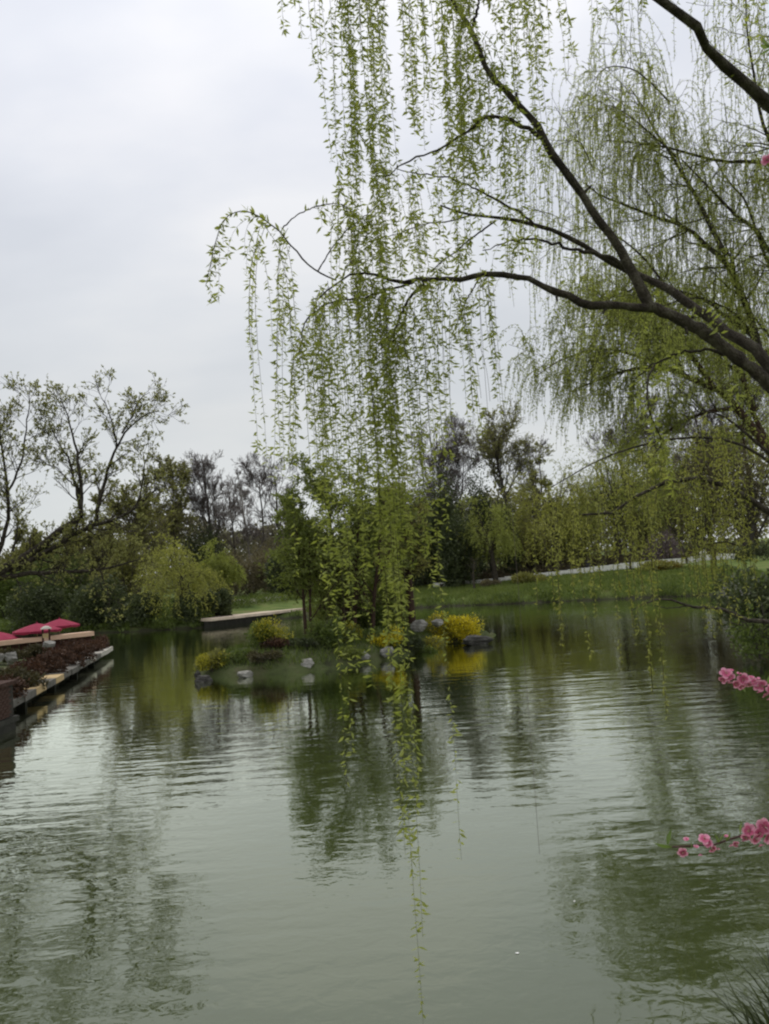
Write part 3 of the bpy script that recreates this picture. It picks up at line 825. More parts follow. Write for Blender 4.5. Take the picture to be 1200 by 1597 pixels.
bush('rounded olive-yellow forsythia in the middle of the far grass bank', 822, 83, 893, 3.8, 'olive', 2600, 0.24, name='forsythia_bush', second='forsythia_dull', share=0.4)
bush('rusty yellow forsythia spilling over the far bank under the pink blossoming tree', 1028, 79, 874, 4.2, 'olive', 2600, 0.24, name='forsythia_bush', second='forsythia_orange', share=0.7, dpt=3.2)
for lab, px, D, top, w, lm in (('dark evergreen shrub past the end of the white edging wall', 1190, 80, 842, 7.5, 'dark'), ('low olive shrub on the lawn between the two far bank forsythias', 925, 82, 897, 3.4, 'olive'), ('small brown shrub on the lawn left of the rounded forsythia', 762, 84, 905, 2.4, 'brown'),
        ('low dark green shrub at the water under the rusty forsythia', 985, 73, 915, 3.4, 'midgreen'), ('wide olive-brown shrub at the right end of the lawn', 1105, 76, 893, 4.6, 'olive'), ('low green shrub at the waterside below the rounded forsythia', 860, 75, 925, 2.8, 'midgreen')):
    bush(lab, px, D, top, w, lm, 2200, 0.2, dpt=1.8)
bush('dark brown low shrub in the shade beside the rusty forsythia', 1060, 80, 893, 4.0, 'dark', 1800, 0.22)

for lab, px, py, D, h, ln in (('slim dark tree trunk standing on the grass right of the rusty forsythia', 1073, 892, 85, 4.4, -0.35), ('thin dark young tree on the grass below the litter bin', 985, 905, 82, 4.0, 0.15), ('thin young tree beside the bench', 740, 920, 83, 3.2, 0.05)):
    x, y = at(px, py, D)[:2]; z = gz(x, y)
    o = thing('young_tree', lab, 'tree', (x, y, z))
    t = np.linspace(0, 1, 8); P = np.c_[x + ln * h * t ** 2 + 0.05 * rnd(8) * t, y + 0.05 * rnd(8) * t, z - 0.1 + h * t][None]; R = (0.13 * (1 - 0.75 * t) + 0.015)[None]
    mb = MB(); tubes(mb, P, R, 7); mb.build('trunk', 'bark', o)
    b, r = children(P, R, 14, 0.4, 1, 45, 0.35, 5, 0.3, 0.2, 0.5, 0.012); b2, r2 = children(b, r, 6, 0.2, 1, 40, 0.6, 4, 0.2, 0.2, 0.6, 0.008)
    mb = MB(); tubes(mb, b, r, 4); tubes(mb, b2, r2, 3); kind(mb.build('branches', 'bark', o), 'stuff')

# grass along the banks
def grass(name, pts, L, m='grass', zf=ground_z):
    x, y = pts[:, 0], pts[:, 1]; z = zf(x, y); k = z > 0.05
    x, y, z = x[k], y[k], z[k]; q = len(x)
    mb = MB(); p = np.c_[x, y, z - 0.02]
    leaves(mb, p, np.c_[rng.normal(0, .45, q), rng.normal(0, .45, q), np.ones(q)], L * rng.uniform(0.5, 1.4, q), 0.16, 0, clump(p, 2.2) * 0.7 + rng.uniform(-.15, .45, q))
    return kind(mb.build(name, m), 'stuff')


gx = rng.uniform(-4, 32, 42000); gd = rng.uniform(0, 1, 42000)
gy = np.interp(gx, [-4, -2, 5, 13, 20, 26.5, 32], [80, 80, 77.5, 73, 70, 66.5, 60]) + gd * 16
grass('bank_grass', np.c_[gx, gy], 0.32)

n_ = 60000
cx_ = rng.uniform(-44, 0, n_); cy_ = np.interp(cx_, [-44, -36, -28, -22, -16.5, -9, -2], [68, 73, 71.5, 69, 67.8, 76, 80]) + 0.3 + 24 * rng.uniform(0, 1, n_) ** 1.5
cz_ = ground_z(cx_, cy_); hh_ = (0.25 + 0.75 * clump(np.c_[cx_, cy_, cz_ * 0], 2.0)) * rng.uniform(0, 1, n_)
# (the stone landing stays clear)
kk = (sdf(np.array(Lf + [(Lf[-1][0] - 2, Lf[-1][1] + 4), (Lf[0][0] - 3, Lf[0][1] + 4)]), cx_, cy_) > 0.3) & (cz_ > 0.02)
P_ = np.c_[cx_, cy_, cz_ + hh_][kk]
mb = MB(); leaves(mb, P_, rnd(len(P_), 3) + np.array([0, 0, .6]), rng.uniform(0.12, 0.32, len(P_)), 0.55, 0, clump(P_, 1.8) * 0.8 + rng.uniform(-.2, .4, len(P_)))
kind(mb.build('undergrowth', 'midgreen'), 'stuff')
n_ = 50000
cx_ = rng.uniform(0, 44, n_); e0 = np.interp(cx_, edge[:, 0], edge[:, 1]); cy_ = e0 + 4.0 + 26 * rng.uniform(0, 1, n_) ** 1.4
cz_ = ground_z(cx_, cy_); hh_ = (0.2 + 1.3 * clump(np.c_[cx_, cy_, cz_ * 0], 2.4)) * rng.uniform(0, 1, n_)
P_ = np.c_[cx_, cy_, cz_ + hh_]
mb = MB(); leaves(mb, P_, rnd(len(P_), 3) + np.array([0, 0, .6]), rng.uniform(0.14, 0.38, len(P_)), 0.5, 0, clump(P_, 2.2) * 0.8 + rng.uniform(-.2, .4, len(P_)))
kind(mb.build('brown_undergrowth', 'litter'), 'stuff')

n_ = 26000
cx_ = rng.uniform(-44, 30, n_); cy_ = np.interp(cx_, [-44, -36, -28, -22, -16.5, -9, -2, 5, 13, 20, 26.5, 30], [68, 73, 71.5, 69, 67.8, 75, 80, 77.5, 73, 70, 66.5, 60]) + rng.uniform(-0.5, 1.6, n_)
cz_ = ground_z(cx_, cy_); tall = clump(np.c_[cx_ * 2.2, cy_, cz_ * 0], 2.0)
kk = (cz_ > -0.05) & (tall > 0.56) & (rng.uniform(0, 1, n_) < tall) & (sdf(np.array(Lf + [(Lf[-1][0] - 2, Lf[-1][1] + 4), (Lf[0][0] - 3, Lf[0][1] + 4)]), cx_, cy_) > 0.5)
P_ = np.c_[cx_, cy_, cz_ + 0.35 * tall * rng.uniform(0, 1, n_)][kk]
mb = MB(); leaves(mb, P_, np.c_[rng.normal(0, .5, len(P_)), rng.normal(0, .5, len(P_)), np.ones(len(P_))], rng.uniform(0.15, 0.45, len(P_)), 0.3, 0)
kind(mb.build('waterside_weeds', 'midgreen'), 'stuff')
n_ = 30000
cx_ = rng.uniform(-2, 32, n_); cy_ = np.interp(cx_, [-2, 5, 13, 20, 26.5, 32], [80, 77.5, 73, 70, 66.5, 60]) + 16 * rng.uniform(0, 1, n_)
pt_ = clump(np.c_[cx_, cy_, 0 * cx_], 1.1, 4.0); kk = pt_ > 0.55; cx_, cy_, pt_ = cx_[kk], cy_[kk], pt_[kk]; cz_ = ground_z(cx_, cy_)
P_ = np.c_[cx_, cy_, cz_ + 0.5 * (pt_ - 0.5) * rng.uniform(0, 1, len(cx_))]
mb = MB(); leaves(mb, P_, rnd(len(P_), 3) + np.array([0, 0, .8]), rng.uniform(0.10, 0.26, len(P_)), 0.5, 0)
kind(mb.build('turf_weeds', 'midgreen'), 'stuff')

# ================================================================== island
def on_isle(px, py, D): c = at(px, py, D); return c[0], c[1]


bush('small rounded yellow-green forsythia on the left tip of the island', 0, 31.6, 0, 1.5, 'olive', 1500, 0.10, dpt=1.2, name='forsythia_bush', second='forsythia_dull', share=1.0, on=iz, x=on_isle(331, 1030, 31.6)[0], h=0.85)
x, y = on_isle(418, 1010, 33.5)
bush('broad yellow-green forsythia with rusty brown lower twigs on the island', 0, y, 0, 2.3, 'midgreen', 2400, 0.11, dpt=1.6, name='forsythia_bush', second='forsythia_dull', share=1.0, on=iz, x=x, h=1.05)
x, y = on_isle(432, 1022, 32.6)
bush('low reddish brown shrub in front of the broad forsythia on the island', 0, y, 0, 1.5, 'redbrown', 1300, 0.09, dpt=1.0, on=iz, x=x, h=0.5)
x, y = on_isle(508, 1020, 33.3)
bush('dense green leafy shrub on the island under the hanging willow strands', 0, y, 0, 1.9, 'midgreen', 2600, 0.11, dpt=1.5, on=iz, x=x, h=1.45)
x, y = on_isle(545, 1000, 34.4)
bush('low dull yellow forsythia mixed with green leaves in the middle of the island', 0, y, 0, 1.6, 'midgreen', 1500, 0.10, dpt=1.2, name='forsythia_bush', second='forsythia_dull', share=1.0, on=iz, x=x, h=0.8)
x, y = on_isle(602, 1000, 34.6)
bush('wide golden forsythia above the pair of grey rocks on the island', 0, y, 0, 2.0, 'midgreen', 1500, 0.10, dpt=1.2, name='forsythia_bush', second='forsythia', share=1.3, on=iz, x=x, h=0.95)
x, y = on_isle(706, 985, 39.0)
bush('bright yellow forsythia in full bloom at the right end of the island', 0, y, 0, 3.5, 'olive', 2400, 0.12, dpt=1.8, name='forsythia_bush', second='forsythia', share=3.0, on=iz, x=x, h=1.45, lobes=14)
x, y = on_isle(672, 990, 37.0)
bush('small yellow-green forsythia at the foot of the brightest one', 0, y, 0, 1.3, 'spring', 1000, 0.10, dpt=1.0, name='forsythia_bush', second='forsythia', share=0.8, on=iz, x=x, h=0.6)
x, y = on_isle(640, 1010, 35.4)
bush('dark green low shrub between the golden forsythia and the brightest forsythia', 0, y, 0, 1.5, 'dark', 1700, 0.10, dpt=1.1, on=iz, x=x, h=0.7)
x, y = on_isle(470, 1030, 32.6)
bush('low dark green shrub beside the pale block of rock on the island', 0, y, 0, 1.8, 'dark', 1600, 0.10, dpt=1.0, on=iz, x=x, h=0.4)
x, y = on_isle(575, 975, 38.0)
bush('mid-green shrub behind the forsythias in the middle of the island', 0, y, 0, 2.8, 'midgreen', 3000, 0.12, dpt=1.8, on=iz, x=x, h=1.6)

rock('flat dark rock lying in the water off the left tip of the island', 318, 1053, 30.4, 0.95, 0.30, 0.6, 'rock_dark', -0.08, 0.3, 0.1)
rock('small upright dark stone on the flat rock under the small forsythia', 308, 1044, 30.7, 0.28, 0.34, 0.25, 'rock_dark', 0.05, 0.2, 0.3)
rock('pale flat-topped rock at the waterline of the island', 383, 1046, 30.7, 0.66, 0.36, 0.5, 'rock_pale', -0.05, 0.25, 0.15)
rock('pale grey block of rock at the foot of the green leafy shrub', 476, 1041, 31.6, 0.75, 0.52, 0.55, 'rock_pale', 0.0, 0.25, 0.1)
rock('grey rock under the golden forsythia, nearer the green leafy shrub', 563, 1020, 33.0, 0.85, 0.42, 0.6, 'rock', 0.14, 0.25, -0.2)
rock('pale grey rock under the golden forsythia, nearer the bright yellow one', 605, 1016, 33.6, 0.75, 0.38, 0.5, 'rock', 0.16, 0.25, 0.4)
rock('pale pointed rock behind the small yellow-green forsythia', 652, 958, 38.0, 0.95, 0.5, 0.7, 'rock_pale', 0.8, 0.2, 0.2)
rock('pale rounded rock touching the brightest forsythia', 682, 959, 37.9, 0.8, 0.4, 0.6, 'rock_pale', 0.9, 0.2, -0.1)
rock('large dark layered rock at the water on the right tip of the island', 744, 993, 37.5, 1.5, 0.6, 0.9, 'rock_dark', -0.06, 0.25, 0.12, slab=True)
rock('tiny pale stone beside the broad forsythia on the island', 443, 1003, 33.4, 0.35, 0.25, 0.3, 'rock_pale', 0.75, 0.2, 0.0)


for lab, px, py, D_, w, h_, lm in (('low green shrub between the small rounded forsythia and the broad forsythia on the island', 368, 1035, 31.8, 1.5, 0.5, 'midgreen'),
        ('low olive shrub along the island front beyond the pale flat-topped rock', 412, 1040, 31.4, 1.6, 0.45, 'olive_brown'),
        ('trailing green shrub at the waterline in front of the two grey island rocks', 545, 1032, 32.6, 1.5, 0.45, 'isle_leaf'),
        ('dark green trailing shrub at the waterline below the small yellow-green forsythia', 655, 1010, 35.8, 1.6, 0.45, 'midgreen')):
    x, y = on_isle(px, py, D_)
    bush(lab, 0, y, 0, w, lm, 1500, 0.09, dpt=1.0, on=iz, x=x, h=h_)


for lab, px, D_, w, h_, n_ in (('tall leafy green shrub filling the foot of the several-stemmed island tree', 525, 38.6, 3.0, 3.6, 5200), ('tall green shrub behind the golden forsythia, under the island tree', 598, 39.2, 3.0, 3.3, 5200)):
    x, y = on_isle(px, 960, D_)
    bush(lab, 0, y, 0, w, 'isle_leaf', n_, 0.14, dpt=1.8, on=iz, x=x, h=h_, lobes=13)


def multi_stem(label, spots, top_px, D, leafm, spread, nleaf, leafL, cat='tree', name='island_tree', hang=0.0, t0=0.25):
    cx = np.mean([s[0] for s in spots]); x0 = at(cx, 950, D)[0]; y0 = D; z0 = iz(x0, y0)
    o = thing(name, label, cat, (x0, y0, z0))
    Ps, Rs = [], []
    for px, lean, hpx, tr in spots:
        x = at(px, 950, D)[0] + 0; y = y0 + rng.uniform(-0.5, 0.5); z = iz(x, y); H = at(px, hpx, D)[2] - z
        t = np.linspace(0, 1, 9)
        Pn = np.c_[x + lean * H * t ** 1.4 + 0.04 * np.cumsum(rnd(9)) * t, y + 0.04 * np.cumsum(rnd(9)) * t, z - 0.1 + 0.9 * H * t]; Rn = tr * (1 - 0.8 * t) + 0.008
        Ps.append(Pn); Rs.append(Rn)
        mb = MB(); tubes(mb, Pn, Rn, 8); mb.build('trunk', 'bark_red', o)
    P, R = np.array(Ps), np.array(Rs)
    b1, r1 = children(P, R, 11, t0, 1.0, 45, spread, 7, 0.35, 0.16, 0.5, 0.008)
    b2, r2 = children(b1, r1, 6, 0.2, 1.0, 42, 0.55, 5, -0.1, 0.2, 0.6, 0.006)
    b3, r3 = children(b2, r2, 5, 0.1, 1.0, 42, 0.7, 4, -hang, 0.2, 0.6, 0.004)
    mb = MB(); tubes(mb, b1, r1, 5); tubes(mb, b2, r2, 3); tubes(mb, b3, r3, 3); kind(mb.build('branches', 'bark_red', o), 'stuff')
    c, d = along(b3, nleaf)
    mb = MB(); leaves(mb, c + 0.06 * rnd(len(c), 3), d + 0.8 * rnd(len(c), 3) - np.array([0, 0, hang * .5]), leafL * rng.uniform(.6, 1.3, len(c)), 0.5, 0, clump(c, 0.5) * 0.75 + rng.uniform(-.2, .4, len(c)))
    kind(mb.build('crown', leafm, o), 'stuff')
    return o


multi_stem('leafy green tree of several stems on the island behind the hanging willow strands', [(536, -0.05, 742, 0.15), (552, 0.10, 760, 0.10), (520, -0.16, 775, 0.09), (580, 0.14, 755, 0.10)], 735, 37.4, 'isle_leaf', 0.46, 17, 0.16, hang=0.6, t0=0.14)
multi_stem('smaller leafy tree with twin stems over the stone landing side of the island', [(474, -0.06, 790, 0.08), (481, 0.07, 800, 0.07)], 790, 35.4, 'isle_leaf', 0.42, 13, 0.14, hang=0.6, t0=0.15)
multi_stem('brownish tree with a thick dark trunk on the island behind the golden forsythia', [(640, 0.0, 742, 0.24), (628, -0.08, 752, 0.11)], 740, 39.6, 'olive', 0.38, 9, 0.16, hang=0.4, t0=0.2)

ig = np.c_[rng.uniform(-8.5, 6, 26000), rng.uniform(28, 43, 26000)]
ig = ig[sdf(ISLAND, ig[:, 0], ig[:, 1]) < -0.15]
grass('island_grass', ig, 0.24, 'midgreen', island_z)


# ================================================================== terrace on the left
K0, K1 = np.array([-11.2, 22.5]), np.array([-15.9, 45.5])
kd = (K1 - K0) / np.linalg.norm(K1 - K0); kl = np.array([-kd[1], kd[0]])           # along the kerb, and inland
terr = thing('terrace', 'low waterside terrace edged with pale kerb stones over a dark hollow', 'terrace', (*K0, 0.0))
KN = 15; seg = np.linalg.norm(K1 - K0) / KN
kmat = ['stone_grey', 'stone_grey', 'stone_grey', 'stone_yellow', 'stone_grey', 'stone_yellow', 'stone_grey', 'stone_grey', 'stone_grey', 'stone_grey', 'stone', 'stone_grey', 'stone', 'stone', 'stone']
for i in range(KN):
    c = K0 + kd * seg * (i + 0.5) + kl * 0.3
    mb = MB(); mb.box((*c, 0.40 + rng.uniform(-.015, .02)), np.r_[kd * (seg / 2 - 0.02), 0], np.r_[kl * (0.34 + rng.uniform(-.02, .03)), 0], (0, 0, 0.11))
    mb.build('kerb_stone', kmat[i], terr)
mid = (K0 + K1) / 2
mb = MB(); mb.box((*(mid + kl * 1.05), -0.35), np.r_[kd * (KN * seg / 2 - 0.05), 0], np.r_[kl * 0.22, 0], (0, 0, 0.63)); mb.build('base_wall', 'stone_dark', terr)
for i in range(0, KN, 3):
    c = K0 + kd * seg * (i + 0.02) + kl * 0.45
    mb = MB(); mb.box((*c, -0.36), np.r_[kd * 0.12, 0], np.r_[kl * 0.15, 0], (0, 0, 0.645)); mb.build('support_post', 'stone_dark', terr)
# planting bed: a sheet rising from the kerb to the deck
A = np.linspace(0, 1, 40); B = np.linspace(0.55, 9, 18)
X = K0 + (K1 - K0) * A[:, None, None] + kl * B[None, :, None]
Zb = 0.36 + 0.35 * sstep(B, 0.5, 4)[None, :] + 0.05 * np.sin(X[..., 0] * 3) * np.sin(X[..., 1] * 2.3)
i = (np.arange(39)[:, None] * 18 + np.arange(17)[None]).ravel()
mb = MB(); mb.add(np.concatenate([X, Zb[..., None]], -1).reshape(-1, 3), np.stack([i, i + 1, i + 19, i + 18], -1), smooth=True); mb.build('planting_bed', 'island_soil', terr)
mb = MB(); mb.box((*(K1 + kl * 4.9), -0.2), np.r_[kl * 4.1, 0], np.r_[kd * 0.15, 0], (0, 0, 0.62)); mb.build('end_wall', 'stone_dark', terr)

# balustrade with a broad pale timber cap
b0, b1 = at(-70, 1008, 37.5), at(143, 989, 42.5)
ZT = (b0[2] + b1[2]) / 2
b0[2] = b1[2] = ZT
bd = (b1 - b0); BL = np.linalg.norm(bd); bd = bd / BL; bl = np.array([-bd[1], bd[0], 0])
bal = thing('balustrade', 'dark boarded balustrade with a broad pale peach timber rail on the terrace', 'balustrade', (b0[0], b0[1], 0.7))
mb = MB(); mb.box(b0 + bd * BL / 2 + [0, 0, -0.02], bd * BL / 2, bl * 0.30, (0, 0, 0.11)); mb.build('handrail', 'timber', bal)
nb = int(BL / 0.42)
for j in range(nb):
    c = b0 + bd * (BL * (j + 0.5) / nb); h = (ZT - 0.72) / 2
    mb = MB(); mb.box((c[0], c[1], 0.56 + h), bd * 0.185, bl * (0.025 if j % 4 else 0.07), (0, 0, h - 0.002)); mb.build('board' if j % 4 else 'post', 'timber_dark', bal)
deck = thing('deck', 'raised dark timber deck behind the balustrade under the parasols', 'deck', (b0[0], b0[1], 0.7))
for j in range(16):
    c = b0 + bd * BL / 2 + bl * (0.35 + 0.3 * j)
    mb = MB(); mb.box((c[0], c[1], 0.70), bd * BL / 2, bl * 0.145, (0, 0, 0.03)); mb.build('plank', 'timber_dark', deck)


def parasol(label, px, ytop, D, r, drop, group=None):
    a = at(px, ytop, D); zf = 0.73
    o = thing('parasol', label, 'parasol', (a[0], a[1], zf))
    mb = MB(); lathe(mb, (a[0], a[1], zf), [(0.24, 0), (0.24, 0.07), (0.05, 0.1), (0.04, 0.25)], 12); mb.build('base', 'dark_metal', o)
    mb = MB(); lathe(mb, (a[0], a[1], zf + 0.1), [(0.024, 0), (0.024, a[2] - zf - 0.1)], 8); mb.build('pole', 'timber', o)
    k = 8; an = np.arange(k) * 2 * math.pi / k + 0.2
    V = []; Fc = []; rows = 5
    for j in range(k):
        a0, a1 = an[j], an[j] + 2 * math.pi / k
        for q in range(rows):
            s = q / (rows - 1)
            for w in (0, 0.5, 1):
                aa = a0 + (a1 - a0) * w; rr = r * s * (1 - 0.035 * math.sin(w * math.pi)) * (math.cos(math.pi / k) / math.cos((w - 0.5) * 2 * math.pi / k) if False else 1)
                V.append((a[0] + rr * math.cos(aa), a[1] + rr * math.sin(aa), a[2] - drop * s ** 1.25 - 0.05 * s * math.sin(w * math.pi)))
        b_ = j * rows * 3
        for q in range(rows - 1):
            for w in range(2):
                i_ = b_ + q * 3 + w; Fc.append([i_, i_ + 3, i_ + 4, i_ + 1])
    mb = MB(); mb.add(np.array(V), np.array(Fc), smooth=True)
    # hanging valance
    rim = [(a[0] + r * math.cos(x), a[1] + r * math.sin(x)) for x in an]
    can = mb.build('canopy', 'crimson', o)
    mb = MB()
    for j in range(k):
        p, q_ = rim[j], rim[(j + 1) % k]
        mb.add([(*p, a[2] - drop), (*q_, a[2] - drop), (*q_, a[2] - drop - 0.1), ((p[0] + q_[0]) / 2, (p[1] + q_[1]) / 2, a[2] - drop - 0.15), (*p, a[2] - drop - 0.1)], np.array([[0, 1, 2, 3, 4]]))
    mb.build('valance', 'crimson', o)
    for j in range(k):
        mb = MB(); c = np.array(a); t = np.linspace(0.03, 1, 6)[:, None]
        P = np.concatenate([c[:2] + (np.array(rim[j]) - c[:2]) * t, (c[2] - drop * t ** 1.25 - 0.02)], 1)
        tubes(mb, P, np.full(6, 0.009), 4); mb.build('rib', 'dark_metal', o)
    mb = MB(); lathe(mb, (a[0], a[1], a[2] - 0.01), [(0.05, 0), (0.03, 0.05), (0.0, 0.1)], 8); mb.build('finial', 'crimson', o)
    return o


parasol('crimson parasol in the middle of the three, lower and nearer than its neighbour', 58, 972, 41, 1.2, 0.36)
parasol('crimson parasol standing highest, behind the end of the pale timber rail', 93, 965, 43.5, 1.05, 0.36)
parasol('crimson parasol cut by the picture edge, behind the pale timber rail', -4, 985, 40, 1.15, 0.38)

# small lantern post by the rail
a = at(72, 981, 38.6)
o = thing('lantern', 'small dark lantern post with a pale cap standing before the timber rail', 'lantern', (a[0], a[1], 0.55))
for s in (-1, 1):
    mb = MB(); mb.box((a[0] + 0.16 * s, a[1], (0.5 + a[2]) / 2), (0.035, 0, 0), (0, 0.035, 0), (0, 0, (a[2] - 0.5) / 2)); mb.build('post', 'timber_dark', o)
mb = MB(); mb.box((a[0], a[1], a[2] - 0.32), (0.13, 0, 0), (0, 0.1, 0), (0, 0, 0.1)); mb.build('lamp_box', 'stone_yellow', o)
mb = MB(); lathe(mb, (a[0], a[1], a[2]), [(0.26, 0.0), (0.24, 0.05), (0.12, 0.13), (0, 0.16)], 12); mb.build('cap', 'stone', o)

# shrubs on the planting bed, with the look that sets each apart
def bed(s, inl): p = K0 + (K1 - K0) * s + kl * inl; return p[0], p[1]


def bed_z(x, y):
    inl = float((np.array([x, y]) - K0) @ kl); return 0.34 + 0.35 * float(sstep(np.array([inl]), 0.5, 4)[0])


for lab, s, inl, w, h, lm in (
        ('reddish brown shrub at the far tip of the terrace kerb', 0.965, 0.85, 2.0, 0.95, 'redbrown'),
        ('dark red-brown shrub, second from the far tip of the terrace', 0.87, 0.85, 2.2, 0.9, 'redbrown'),
        ('brown shrub below the free end of the timber rail', 0.77, 0.85, 2.3, 1.0, 'redbrown'),
        ('dark brown shrub behind the pale kerb stones below the highest parasol', 0.66, 0.85, 2.4, 1.0, 'redbrown'),
        ('wide dark brown shrub in front of the lantern post', 0.55, 0.85, 2.5, 1.0, 'redbrown'),
        ('brown shrub behind the far yellowish kerb stone', 0.44, 0.85, 2.2, 0.95, 'redbrown'),
        ('brown shrub behind the near yellowish kerb stone', 0.33, 0.85, 2.2, 0.95, 'redbrown'),
        ('dark olive-brown shrub between the pale block and the near kerb stones', 0.24, 0.85, 2.2, 1.0, 'olive_brown'),
        ('red-brown shrub at the near end of the kerb above the brick pier', 0.12, 0.85, 2.2, 1.0, 'redbrown'),
        ('dark shrub behind the pale block of stone under the rail', 0.60, 3.6, 2.2, 0.75, 'olive_brown'),
        ('low dark shrub at the foot of the balustrade boards', 0.74, 3.0, 2.0, 0.7, 'olive_brown'),
        ('dark brown shrub at the picture edge behind the pale block of stone', 0.40, 3.6, 2.4, 0.95, 'redbrown')):
    x, y = bed(s, inl)
    bush(lab, 0, y, 0, w, lm, 2400, 0.12, dpt=1.7, x=x, h=h, on=bed_z, stemm='bark_red')
rock('pale square block of stone among the brown terrace shrubs', 18, 1040, 33.5, 0.7, 0.55, 0.5, 'rock_pale', 0.92, 0.2, 0.2)
rock('curved pale stone slab lying below the lantern post', 78, 1010, 37.4, 0.8, 0.3, 0.5, 'rock_pale', 1.22, 0.2, 0.2)
rock('small pale stone at the picture edge beside the pale square block', 1, 1036, 34.0, 0.35, 0.4, 0.35, 'rock_pale', 0.95, 0.2, 0.2)

# brick pier at the near left
Dp = 20.4; xr = on_water(31, 1148)[0] - 0.62
pier = thing('brick_pier', 'dark brick pier with a pale ledge standing in the water at the picture edge', 'pier', (xr - 0.9, Dp + 0.9, 0))
mb = MB(); mb.box((xr - 0.95, Dp + 1.0, 0.28), (0.86, 0, 0), (0, 0.9, 0), (0, 0, 0.98)); mb.build('core', 'mortar', pier)
bm_ = MB(); bm_.box((0, 0, 0), (0.118, 0, 0), (0, 0.03, 0), (0, 0, 0.034)); brick_me = bm_.build('brick', 'brick', mesh_only=True)
for row in range(11):
    for j in range(7):
        xb = xr - 0.09 - 0.123 - 0.247 * j - (0.12 if row % 2 else 0)
        o = bpy.data.objects.new('brick', brick_me); COL.objects.link(o); o.parent = pier
        o.location = (xb - (xr - 0.9), 0.09 - 0.9 + rng.uniform(-.006, .006), 0.42 + row * 0.077); o.rotation_euler = (0, 0, rng.uniform(-.01, .01))
    for j in range(6):
        o = bpy.data.objects.new('brick', brick_me); COL.objects.link(o); o.parent = pier
        o.location = (-0.09 + 0.9 + rng.uniform(-.006, .006), 0.25 - 0.9 + 0.247 * j + (0.12 if row % 2 else 0), 0.42 + row * 0.077); o.rotation_euler = (0, 0, math.pi / 2)
mb = MB(); mb.box((xr - 0.95, Dp + 1.0, 0.29), (0.97, 0, 0), (0, 1.0, 0), (0, 0, 0.07)); mb.build('ledge', 'stone_dark', pier)
mb = MB(); mb.box((xr - 0.95, Dp + 1.0, 1.285), (0.95, 0, 0), (0, 0.98, 0), (0, 0, 0.05)); mb.build('cap_stone', 'brick', pier)
mb = MB(); mb.box((xr - 0.95, Dp + 1.0, -0.45), (0.9, 0, 0), (0, 0.93, 0), (0, 0, 0.668)); mb.build('footing', 'stone_dark', pier)
bush('low red-brown shrub growing over the top of the brick pier', 0, Dp + 1.0, 0, 1.7, 'redbrown', 2000, 0.08, dpt=1.6, x=xr - 1.05, h=0.55, base=1.33, stemm='bark_red')

# ================================================================== leaning tree on the left bank
DL = 29.0
def px3(lst, D, jit=0.0):
    return np.array([at(x, y, D + (rng.uniform(-jit, jit) if jit else 0)) for x, y in lst])


lt = thing('leaning_tree', 'young-leaved tree leaning over the terrace from the picture edge, with long low limbs', 'tree', (at(-330, 1040, DL)[0], DL, 0.6))
limbs = [
    ([(-330, 1060), (-200, 985), (-90, 930), (0, 890), (50, 862), (100, 823), (127, 806)], 0.26, 0.12),
    ([(-90, 935), (0, 893), (60, 868), (110, 838), (146, 820), (180, 810), (210, 792), (232, 775), (245, 762)], 0.15, 0.03),
    ([(-60, 920), (10, 900), (60, 893), (120, 892), (170, 886), (220, 872)], 0.12, 0.02),
    ([(127, 806), (118, 760), (105, 715), (88, 690), (72, 660)], 0.075, 0.015),
    ([(127, 806), (126, 750), (122, 700), (112, 660), (100, 625)], 0.085, 0.015),
    ([(148, 815), (160, 765), (175, 712), (190, 680), (208, 660), (228, 645), (245, 640)], 0.085, 0.015),
    ([(182, 700), (180, 672), (170, 645), (165, 625)], 0.04, 0.01),
    ([(192, 676), (205, 650), (215, 625), (230, 610)], 0.04, 0.01),
    ([(-10, 885), (8, 835), (14, 780), (8, 730), (2, 690), (-10, 640)], 0.09, 0.02),
    ([(12, 770), (30, 730), (38, 690), (45, 645), (49, 605)], 0.05, 0.01),
    ([(20, 860), (24, 820), (20, 790)], 0.05, 0.02),
    ([(210, 792), (222, 760), (226, 730), (225, 705)], 0.04, 0.01),
    ([(118, 760), (100, 740), (85, 728), (60, 720)], 0.03, 0.01),
    ([(-90, 920), (-70, 850), (-40, 790), (-30, 720), (-20, 660)], 0.1, 0.02),
    ([(155, 888), (165, 915), (172, 940)], 0.03, 0.008),
    ([(100, 892), (105, 860), (95, 840)], 0.03, 0.01),
]
LP, LR = [], []
for i_, (pts, r0, r1) in enumerate(limbs):
    Dz = DL + (0 if i_ < 3 else rng.uniform(-0.4, 0.4))
    P = smooth_line(px3(pts, DL), 14); P[:, 1] += (Dz - DL) * np.linspace(0, 1, 14); P += 0.02 * rnd(14, 3)
    R = np.linspace(r0, r1, 14)
    mb = MB(); tubes(mb, P, R, 8, ref=(0, 1, 0)); mb.build('trunk' if i_ == 0 else 'limb', 'bark', lt)
    if i_ > 0: LP.append(P); LR.append(R)
LP, LR = np.array(LP), np.array(LR)
len_ = np.linalg.norm(np.diff(LP, axis=1), axis=2).sum(1)
parts = [children(LP[i:i + 1], LR[i:i + 1], max(4, int(len_[i] * 4.5)), 0.12, 1.0, 45, 0.0, 7, 0.6, 0.15, 0.42, 0.007, labs=1.0) for i in range(len(LP))]
b1, r1 = np.concatenate([q[0] for q in parts]), np.concatenate([q[1] for q in parts])
b2, r2 = children(b1, r1, 5, 0.2, 1.0, 40, 0.62, 4, 0.4, 0.18, 0.6, 0.006)
b3, r3 = children(b2, r2, 3, 0.2, 1.0, 40, 0.7, 3, 0.2, 0.2, 0.6, 0.005)
